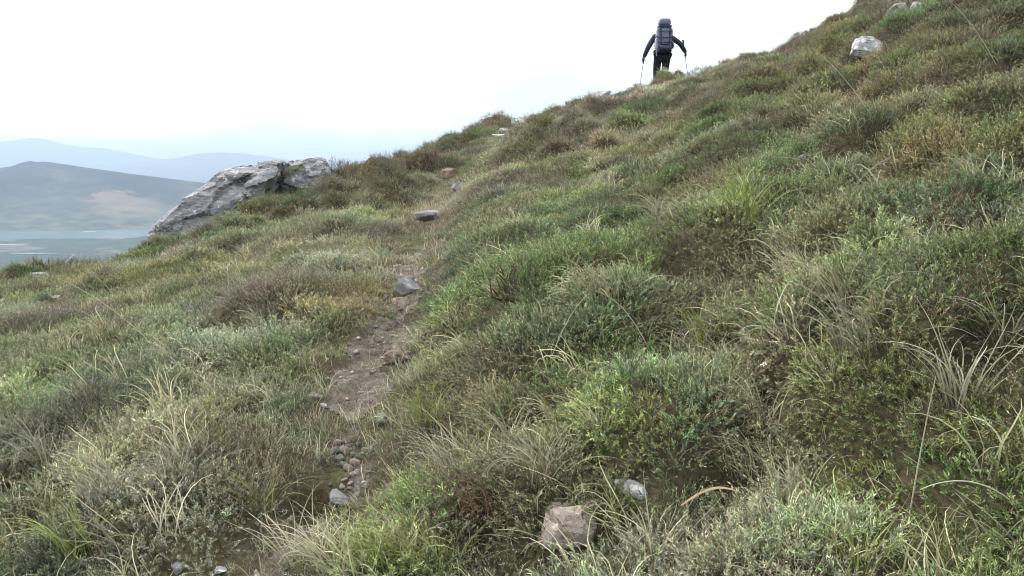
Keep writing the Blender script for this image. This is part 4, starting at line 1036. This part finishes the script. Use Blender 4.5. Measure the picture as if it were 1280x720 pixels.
TUS = [
    (575, 590, 1.1, 'straw', 2, 'pale green tussock with arching blades overhanging the lower path'), (540, 530, 1.0, 'lime', 0, 'green tussock of arching grass right of the rounded grey stone'),
    (640, 560, 1.0, 'straw', 1, 'straw tipped tussock left of the gorse cushion'), (600, 640, 0.9, 'brown', 2, 'brownish tussock above the blocky rock at the bottom'),
    (265, 565, 0.8, 'lime', 3, 'small bright lime green tuft in the left grass'), (230, 600, 1.1, 'grey', 0, 'long pale grass tussock combed downhill on the left'),
    (130, 620, 1.1, 'grey', 2, 'grey green tussock in the bottom left grass'), (330, 640, 0.9, 'olive', 1, 'olive tussock beside the path hollow'),
    (100, 690, 1.0, 'lime', 0, 'fresh green tussock at the bottom left'), (930, 590, 1.0, 'straw', 2, 'dry straw tussock beside the blue green leafy shrub'),
    (960, 540, 0.9, 'straw', 1, 'bleached tussock in the right foreground above the dry straw one'), (1010, 640, 0.9, 'straw', 0, 'straw tussock with drooping pale blades near the bottom right'),
    (1080, 440, 1.1, 'grey', 2, 'pale arching tussock on the right slope'), (1060, 400, 0.9, 'straw', 1, 'thin pale tussock above the arching one on the right slope'),
    (1200, 500, 1.1, 'grey', 3, 'upright pale tuft with broad blades near the right edge'), (1075, 715, 0.9, 'lime', 3, 'star shaped tuft of broad green blades at the bottom'),
    (760, 370, 1.0, 'straw', 2, 'blond tussock uphill of the dark gap'), (830, 280, 1.2, 'straw', 0, 'pale tussock on the slope below the big dark shrub'),
    (930, 270, 1.2, 'lime', 0, 'yellow green tussock on the middle right slope'), (880, 430, 1.0, 'lime', 1, 'green tussock between two gorse cushions'),
    (400, 700, 0.9, 'straw', 3, 'fringe of white dead blades on the path side of the big bottom tussock'), (510, 690, 0.8, 'straw', 1, 'pale arching blades on the uphill side of the big bottom tussock'),
    (1255, 430, 1.0, 'straw', 3, 'white bladed tuft against the dark cushion at the right edge'), (750, 540, 0.8, 'straw', 3, 'tuft of bleached bent blades above the blue green leafy shrub'),
    (370, 705, 0.9, 'straw', 3, 'spray of dry straw blades at the side of the pale bottom tussock'), (480, 700, 1.0, 'lime', 2, 'big pale yellow green tussock at the bottom beside the path'),
    (420, 712, 1.0, 'straw', 2, 'pale dry half of the big bottom tussock'), (540, 715, 0.9, 'lime', 2, 'light green outer part of the big bottom tussock'),
    (820, 700, 0.9, 'straw', 3, 'drooping white blades in front of the moss cushion'), (1180, 700, 0.9, 'olive', 0, 'olive tussock in the bottom right corner'),
    (680, 600, 0.9, 'straw', 0, 'yellowish tussock left of the bleached stone'), (470, 330, 0.9, 'straw', 2, 'short straw tussock at the edge of the path uphill of the ochre cushion'),
    (1000, 350, 1.1, 'straw', 2, 'drooping pale tussock on the right slope above the broad cushion'), (60, 590, 1.0, 'grey', 1, 'thin grey tussock near the left edge')]
for px, py, k, c_, v_, lb in TUS:
    p = at(px, py); o = link('grass_tussock', TM[v_]); o.location = p; kk = k * random.uniform(0.65, 0.85) * (1 + 0.02 * p.y)
    o.scale = (kk, kk, kk); o.rotation_euler = (0, 0, random.uniform(-0.5, 0.5)); o.color = (*(PAL[c_] * random.uniform(0.8, 1.05)), 1)
    tag(o, lb, 'grass')

# long single stalks
M_STALK = plain('straw_stalk', (0.50, 0.45, 0.34), 0.6, 0.3, 0.15, 30)
M_STALK_R = plain('red_brown_blade', (0.26, 0.17, 0.11), 0.8, 0.3, 0.25, 30)
def tube(name, pts, r0, r1, mat, parent=None, n=5):
    P_ = [np.array(p, float) for p in pts]; vs, fs = [], []
    for i, p in enumerate(P_):
        d = unit(P_[min(i + 1, len(P_) - 1)] - P_[max(i - 1, 0)]); s1 = unit(np.cross(d, [0.13, 0.2, 0.97] if abs(d[2]) < 0.9 else [1, 0, 0])); s2 = np.cross(d, s1)
        r = r0 + (r1 - r0) * i / (len(P_) - 1)
        for m_ in range(n): vs.append(p + (s1 * math.cos(m_ * 2 * PI / n) + s2 * math.sin(m_ * 2 * PI / n)) * r)
    for i in range(len(P_) - 1):
        for m_ in range(n): fs.append((i * n + m_, i * n + (m_ + 1) % n, (i + 1) * n + (m_ + 1) % n, (i + 1) * n + m_))
    return link(name, np_mesh(name, np.array(vs), np.array(fs), mat, smooth=True), parent)
def stalk(p0, p1, lift, label, mat=M_STALK, r=0.0022, name='grass_stalk'):
    a = at(*p0); y1 = a.y - 0.15
    t1, e1 = ray(*p1); b_ = Vector((t1 * y1, y1, e1 * y1))
    pts = []
    for k in range(13):
        s = k / 12; q = a.lerp(b_, s); q.z += lift * 4 * s * (1 - s) * 0.12; pts.append(q)
    o = tube(name, [Vector(q) - a for q in pts], r, r * 0.45, mat); o.location = a; tag(o, label, 'grass stalk')
    return o
STK = [((192, 432), (78, 350), .3, 'long straw stalk lying over the left slope in front of the small grey stone'),
       ((150, 380), (118, 345), .2, 'short pale stalk beside the long one on the left slope'),
       ((690, 448), (738, 366), .3, 'pale stalk leaning right over the dark gap'),
       ((812, 438), (744, 364), .4, 'pale stalk leaning left to meet another above the dark gap'),
       ((1092, 150), (1015, 60), .3, 'thin pale stalk crossing the heath below the white rock'),
       ((1245, 85), (1180, -5), .3, 'long thin stalk near the top corner of the slope'),
       ((1060, 245), (1110, 198), .2, 'dry stalk lying over green heath on the right slope'),
       ((1135, 660), (1170, 470), .2, 'tall green brown stalk standing upright in the lower right'),
       ((460, 720), (440, 655), .1, 'dry stalk in front of the big bottom tussock'),
       ((1270, 640), (1150, 612), .3, 'long pale blade lying flat near the bottom right corner'),
       ((320, 560), (210, 650), .6, 'very long bent stalk in the left foreground grass')]
for p0, p1, lf, lb in STK: stalk(p0, p1, lf, lb)
for p0, p1, lb in [((850, 655), (940, 648), 'broad reddish brown dead blade lying in the bottom grass')]:
    a = at(*p0); b_ = at(*p1)
    vs = []; nseg = 10
    for k in range(nseg + 1):
        s = k / nseg; q = a.lerp(b_, s) - a; q.z += 0.05 + 0.04 * math.sin(PI * s); w_ = 0.007 * (1 - abs(2 * s - 0.7) ** 2 / 1.7)
        vs += [q + Vector((0, -w_, 0)), q + Vector((0, 0, w_ * 0.6)), q + Vector((0, w_, 0.0))]
    fs = [(k * 3 + j, k * 3 + j + 1, k * 3 + j + 4, k * 3 + j + 3) for k in range(nseg) for j in (0, 1)]
    o = link('dead_blade', np_mesh('dead_blade', np.array([tuple(v) for v in vs]), np.array(fs), M_STALK_R)); o.location = a; tag(o, lb, 'grass blade')

# ------------------------------------------------------------------ the hiker
HY = 25.2
ht, he = ray(829, 22)
HXY = (ht * HY, HY)
HS = 1.0
feet_z = ground(*HXY)
top_z = he * HY
print('hiker height available', top_z - feet_z, 'skyline', ray(829, 99)[1] * HY - feet_z)
M_SKIN = plain('skin', (0.45, 0.28, 0.20), 0.6, 0.3, 0.08, 30)
M_JACKET = plain('dark_jacket', (0.028, 0.032, 0.055), 0.75, 0.3, 0.3, 14)
M_TROUSER = plain('dark_trousers', (0.022, 0.022, 0.038), 0.85, 0.2, 0.3, 14)
M_BOOT = plain('boots', (0.05, 0.04, 0.035), 0.7, 0.3, 0.2, 20)
M_PACK = plain('grey_blue_pack', (0.12, 0.135, 0.20), 0.7, 0.3, 0.25, 10)
M_PACK_D = plain('dark_pack', (0.035, 0.038, 0.07), 0.7, 0.3, 0.25, 10)
M_PACK_L = plain('pale_pack', (0.30, 0.32, 0.42), 0.7, 0.3, 0.15, 10)
M_HAIR = plain('dark_hair', (0.03, 0.025, 0.02), 0.7, 0.3, 0.3, 60)
M_POLE = plain('grey_pole', (0.30, 0.31, 0.34), 0.4, 0.5, 0.1, 10)
M_GRIP = plain('black_grip', (0.025, 0.025, 0.03), 0.8, 0.2, 0.1, 30)
scale_h = (top_z - feet_z) / 1.90
SH_ = max(0.9, min(1.12, scale_h)) * 0.94
person = empty('person', (HXY[0], HXY[1], top_z - 1.90 * SH_)); person.scale = (SH_ * 1.1, SH_ * 1.1, SH_)
tag(person, 'hiker in dark clothes climbing away over the skyline with two poles', 'person')
def skin(name, verts, edges, radii, mat, parent, root=0, sub=2):
    me = bpy.data.meshes.new(name); me.from_pydata(verts, edges, []); me.materials.append(mat)
    o = link(name, me, parent); o.modifiers.new('skin', 'SKIN')
    for i, r in enumerate(radii):
        me.skin_vertices[0].data[i].radius = r if isinstance(r, tuple) else (r, r)
        me.skin_vertices[0].data[i].use_root = (i == root)
    o.modifiers[0].use_smooth_shade = True
    m_ = o.modifiers.new('smooth', 'SUBSURF'); m_.levels = sub; m_.render_levels = sub
    return o
LH, RH = Vector((-0.455, 0.10, 0.80)), Vector((0.60, 0.18, 0.94))
J = dict(pel=(0, 0, .95), sp=(0, .02, 1.14), ch=(0, .06, 1.36), nk=(0, .11, 1.52), hb=(0, .14, 1.60), hd=(0, .16, 1.69), top=(0, .15, 1.77),
         ls=(-.19, .07, 1.42), le=(-.335, .0, 1.16), lw=(-.43, .07, .90), rs=(.19, .07, 1.42), re=(.43, .05, 1.25), rw=(.585, .14, 1.04),
         lh=(-.10, .0, .90), lk=(-.12, .10, .50), la=(-.12, -.02, .09), lt=(-.12, .17, .04), rh=(.10, .01, .90), rk=(.12, .24, .60), ra=(.12, .20, .22), rt=(.12, .38, .17))
names_ = list(J); idx = {k: i for i, k in enumerate(names_)}
bones = [('pel', 'sp'), ('sp', 'ch'), ('ch', 'nk'), ('nk', 'hb'), ('hb', 'hd'), ('hd', 'top'), ('ch', 'ls'), ('ls', 'le'), ('le', 'lw'), ('ch', 'rs'), ('rs', 're'), ('re', 'rw'),
         ('pel', 'lh'), ('lh', 'lk'), ('lk', 'la'), ('la', 'lt'), ('pel', 'rh'), ('rh', 'rk'), ('rk', 'ra'), ('ra', 'rt')]
rad = dict(pel=(.13, .10), sp=(.12, .09), ch=(.14, .10), nk=.055, hb=(.06, .07), hd=(.078, .095), top=(.05, .06), ls=.06, le=.043, lw=.028, rs=.06, re=.043, rw=.028,
           lh=.085, lk=.058, la=.04, lt=.035, rh=.085, rk=.058, ra=.04, rt=.035)
bverts = [J[k] for k in names_]; bedges = [(idx[a], idx[b_]) for a, b_ in bones]; brad = [rad[k] for k in names_]
# palms, fingers and thumbs grow from the wrists, curled round the grips
for wr, hand, sx in (('lw', LH, -1), ('rw', RH, 1)):
    w0 = Vector(J[wr]); d = (hand - w0).normalized(); fwd = Vector((0, 1, 0)); sidev = d.cross(fwd).normalized()
    pi_ = len(bverts); bverts.append(tuple(w0 + d * 0.055)); brad.append((.034, .018)); bedges.append((idx[wr], pi_))
    for f, (off, ln_) in enumerate([(-.027, .9), (-.009, 1.0), (.009, .95), (.027, .75)]):
        b0 = w0 + d * 0.085 + fwd * off
        p1 = b0 + d * .028 * ln_; p2 = p1 + (d * .4 - sidev * sx * .9).normalized() * .026 * ln_; p3 = p2 + (-d * .6 - sidev * sx * .5).normalized() * .02 * ln_
        last = pi_
        for q in (b0, p1, p2, p3):
            bverts.append(tuple(q)); brad.append(.009); bedges.append((last, len(bverts) - 1)); last = len(bverts) - 1
    last = pi_
    for q in (w0 + d * .05 + fwd * .035, w0 + d * .075 + fwd * .05 - sidev * sx * .02, w0 + d * .09 + fwd * .035 - sidev * sx * .035):
        bverts.append(tuple(q)); brad.append(.010); bedges.append((last, len(bverts) - 1)); last = len(bverts) - 1
body = skin('body', bverts, bedges, brad, M_SKIN, person)
hand0 = len(J)
for hk, first in (('lw', hand0), ('rw', hand0 + (len(bverts) - hand0) // 2)):
    cntv = (len(bverts) - hand0) // 2; ids = [idx[hk]] + list(range(first, first + cntv)); mp_ = {g_: i for i, g_ in enumerate(ids)}
    skin('glove', [bverts[i] for i in ids], [(mp_[a], mp_[b_]) for a, b_ in bedges if a in mp_ and b_ in mp_],
         [tuple(q * 1.15 + .004 for q in (brad[i] if isinstance(brad[i], tuple) else (brad[i],) * 2)) for i in ids], M_JACKET, person)
def sub_skin(name, keys, edges, radd, mat, root):
    ks = list(keys); ix = {k: i for i, k in enumerate(ks)}
    return skin(name, [keys[k] for k in ks], [(ix[a], ix[b_]) for a, b_ in edges], [radd[k] for k in ks], mat, person, ix[root])
jk = {k: J[k] for k in ('pel', 'sp', 'ch', 'nk', 'ls', 'le', 'lw', 'rs', 're', 'rw')}; jk['pel'] = (0, 0, .93)
jk['lw'] = tuple(Vector(J['lw']) + (LH - Vector(J['lw'])).normalized() * .02); jk['rw'] = tuple(Vector(J['rw']) + (RH - Vector(J['rw'])).normalized() * .02)
sub_skin('jacket', jk, [('pel', 'sp'), ('sp', 'ch'), ('ch', 'nk'), ('ch', 'ls'), ('ls', 'le'), ('le', 'lw'), ('ch', 'rs'), ('rs', 're'), ('re', 'rw')],
         dict(pel=(.165, .125), sp=(.155, .12), ch=(.175, .135), nk=.075, ls=.088, le=.068, lw=.052, rs=.088, re=.068, rw=.052), M_JACKET, 'ch')
tk = {k: J[k] for k in ('pel', 'lh', 'lk', 'la', 'rh', 'rk', 'ra')}
sub_skin('trousers', tk, [('pel', 'lh'), ('lh', 'lk'), ('lk', 'la'), ('pel', 'rh'), ('rh', 'rk'), ('rk', 'ra')],
         dict(pel=(.185, .13), lh=.125, lk=.085, la=.062, rh=.125, rk=.085, ra=.062), M_TROUSER, 'pel')
for a_, t_ in (('la', 'lt'), ('ra', 'rt')):
    q = Vector(J[a_])
    skin('boot', [tuple(q + Vector((0, -.02, .10))), tuple(q + Vector((0, -.01, -.02))), tuple(Vector(J[t_])), tuple(q + Vector((0, -.06, -.04)))], [(0, 1), (1, 2), (1, 3)], [.06, .06, .048, .05], M_BOOT, person)
skin('hair', [(0, .13, 1.64), (0, .13, 1.72), (0, .16, 1.78)], [(0, 1), (1, 2)], [(.075, .075), (.088, .09), (.06, .07)], M_HAIR, person)
# face: nose, brow and ears sit on the far side of the head
def nub(name, loc, sc, mat, par):
    bmm = bmesh.new(); bmesh.ops.create_icosphere(bmm, subdivisions=2, radius=1); me = bpy.data.meshes.new(name)
    for q in bmm.verts:
        q.co.x *= sc[0]; q.co.y *= sc[1]; q.co.z *= sc[2]
        if q.co.z > 0: q.co.y *= 0.8
    bmm.to_mesh(me); bmm.free(); me.materials.append(mat); o = link(name, me, par); o.location = loc; return o
nub('nose', (0, .262, 1.675), (.014, .02, .024), M_SKIN, body)
for s_ in (-1, 1):
    nub('ear', (s_ * .083, .16, 1.68), (.012, .022, .032), M_SKIN, body); nub('eye', (s_ * .032, .248, 1.695), (.013, .008, .008), M_HAIR, body)
nub('mouth', (0, .252, 1.635), (.026, .008, .007), plain('lips', (0.35, 0.16, 0.14), 0.5), body)

# backpack (carried, a thing of its own)
def sbox(name, pts, mat, parent, bev=0.03, seg=3):
    """eight corner points -> bevelled block"""
    bmm = bmesh.new(); vs = [bmm.verts.new(p) for p in pts]
    for f in ((0, 1, 2, 3), (4, 7, 6, 5), (0, 4, 5, 1), (1, 5, 6, 2), (2, 6, 7, 3), (3, 7, 4, 0)): bmm.faces.new([vs[i] for i in f])
    bmesh.ops.recalc_face_normals(bmm, faces=bmm.faces[:])
    bmesh.ops.bevel(bmm, geom=bmm.edges[:] + bmm.verts[:], offset=bev, segments=seg, profile=0.6, affect='EDGES')
    for f in bmm.faces: f.smooth = True
    me = bpy.data.meshes.new(name); bmm.to_mesh(me); bmm.free(); me.materials.append(mat); return link(name, me, parent)
def prism(name, x0, x1, xt0, xt1, y0, y1, z0, z1, mat, parent, bev=0.03, yt=0.0):
    return sbox(name, [(x0, y0, z0), (x1, y0, z0), (x1, y1, z0), (x0, y1, z0), (xt0, y0 + yt, z1), (xt1, y0 + yt, z1), (xt1, y1 + yt, z1), (xt0, y1 + yt, z1)], mat, parent, bev)
pk = empty('backpack', person.location); pk.scale = (SH_ * 1.12, SH_ * 1.1, SH_)
tag(pk, 'tall grey blue trekking backpack on the hiker, with dark straps and side pockets', 'backpack')
Y0, Y1_ = -.36, -.10
prism('pack_body', -.155, .155, -.165, .165, Y0, Y1_, 1.10, 1.62, M_PACK, pk, 0.05, 0.03)
prism('pack_base', -.16, .16, -.155, .155, Y0 - .005, Y1_ + .02, 0.98, 1.13, M_PACK_D, pk, 0.05)
lid = prism('pack_lid', -.145, .145, -.125, .125, Y0 - .01, Y1_ + .03, 1.66, 1.84, M_PACK, pk, 0.075, 0.03)
prism('lid_rim', -.15, .15, -.15, .15, Y0 - .0, Y1_ + .03, 1.615, 1.665, M_PACK_D, pk, 0.015, 0.01)
prism('front_pocket', -.085, .085, -.09, .09, Y0 - .05, Y0 + .04, 1.17, 1.56, M_PACK_L if False else M_PACK, pk, 0.03, 0.02)
for s_ in (-1, 1):
    prism('side_pocket', *(sorted((s_ * .15, s_ * .215))), *(sorted((s_ * .155, s_ * .205))), Y0 + .04, Y1_ - .03, 1.08, 1.36, M_PACK_D if s_ > 0 else M_PACK_L, pk, 0.025)
    prism('side_panel', *(sorted((s_ * .14, s_ * .195))), *(sorted((s_ * .14, s_ * .185))), Y0 + .05, Y1_ - .03, 1.38, 1.58, M_PACK_L, pk, 0.025, .02)
    tube('compression_strap', [(s_ * .10, Y0 - .035, 1.12), (s_ * .105, Y0 - .03, 1.35), (s_ * .108, Y0 + .0, 1.60)], .012, .012, M_PACK_D, pk)
    tube('shoulder_strap', [(s_ * .09, -.10, 1.58), (s_ * .11, -.02, 1.575), (s_ * .12, .10, 1.56), (s_ * .13, .20, 1.45), (s_ * .14, .20, 1.30), (s_ * .16, .12, 1.18), (s_ * .17, -.05, 1.14), (s_ * .15, -.12, 1.13)], .022, .018, M_PACK_D, pk)
    tube('hip_belt', [(s_ * .14, -.14, 1.06), (s_ * .19, -.06, 1.05), (s_ * .19, .05, 1.03), (s_ * .10, .15, 1.01), (0, .165, 1.01)], .03, .022, M_PACK_D, pk)
for z_ in (1.22, 1.34, 1.50):
    tube('cross_strap', [(-.17, Y0 + .03, z_ + .02), (-.08, Y0 - .058, z_), (.08, Y0 - .058, z_), (.17, Y0 + .03, z_ + .02)], .009, .009, M_PACK_D, pk)
rm = tube('sleeping_roll', [(-.13, Y0 - .05, 1.07), (0, Y0 - .06, 1.07), (.13, Y0 - .05, 1.07)], .07, .07, M_PACK_D, pk, 12)
tube('haul_loop', [(-.03, Y1_ + .02, 1.82), (-.02, Y1_ + .02, 1.86), (.02, Y1_ + .02, 1.86), (.03, Y1_ + .02, 1.82)], .008, .008, M_PACK_L, pk)
tube('dangling_strap', [(-.17, Y0 + .03, 1.10), (-.20, Y0, 1.0), (-.19, Y0, .88)], .009, .006, M_PACK_L, pk)
tube('dangling_strap', [(.17, Y0 + .03, 1.25), (.21, Y0, 1.17), (.20, Y0, 1.10)], .009, .006, M_PACK_L, pk)

def pole(hand, grip_up, tip, label):
    e = empty('trekking_pole', person.location); e.scale = person.scale; tag(e, label, 'trekking pole')
    h = Vector(hand); tp = Vector(tip); d = (h - tp).normalized(); top = h + d * grip_up
    tube('shaft', [tuple(tp), tuple(tp.lerp(top, .5)), tuple(top - d * .08)], .008, .011, M_POLE, e, 8)
    g_ = tube('grip', [tuple(top - d * .13), tuple(top - d * .06), tuple(top), tuple(top + d * .02)], .017, .024, M_GRIP, e, 8)
    tube('wrist_strap', [tuple(top - d * .01), tuple(top + Vector((.06, -.02, -.05))), tuple(top + Vector((.10, -.02, -.13))), tuple(top + Vector((.04, -.01, -.07))), tuple(top - d * .03)], .006, .006, M_GRIP, e)
    tube('basket', [tuple(tp + d * .05), tuple(tp + d * .06), tuple(tp + d * .075)], .045, .01, M_GRIP, e, 10)
    return e
pz = person.location
def local_ground(x, y): return (ground(pz.x + x * SH_, pz.y + y * SH_) - pz.z) / SH_
pole(Vector(J['lw']) + (LH - Vector(J['lw'])).normalized() * .10 + Vector((.02, 0, 0)), .06, (-.60, -.05, local_ground(-.60, -.05)), 'grey trekking pole planted on the downhill side of the hiker')
pole(Vector(J['rw']) + (RH - Vector(J['rw'])).normalized() * .10 + Vector((-.02, 0, 0)), .40, (.80, .30, local_ground(.80, .30)), 'trekking pole held below its grip on the uphill side of the hiker')
# fix grips: small offset so the upper end leans as in the photograph is part of the pole builder above
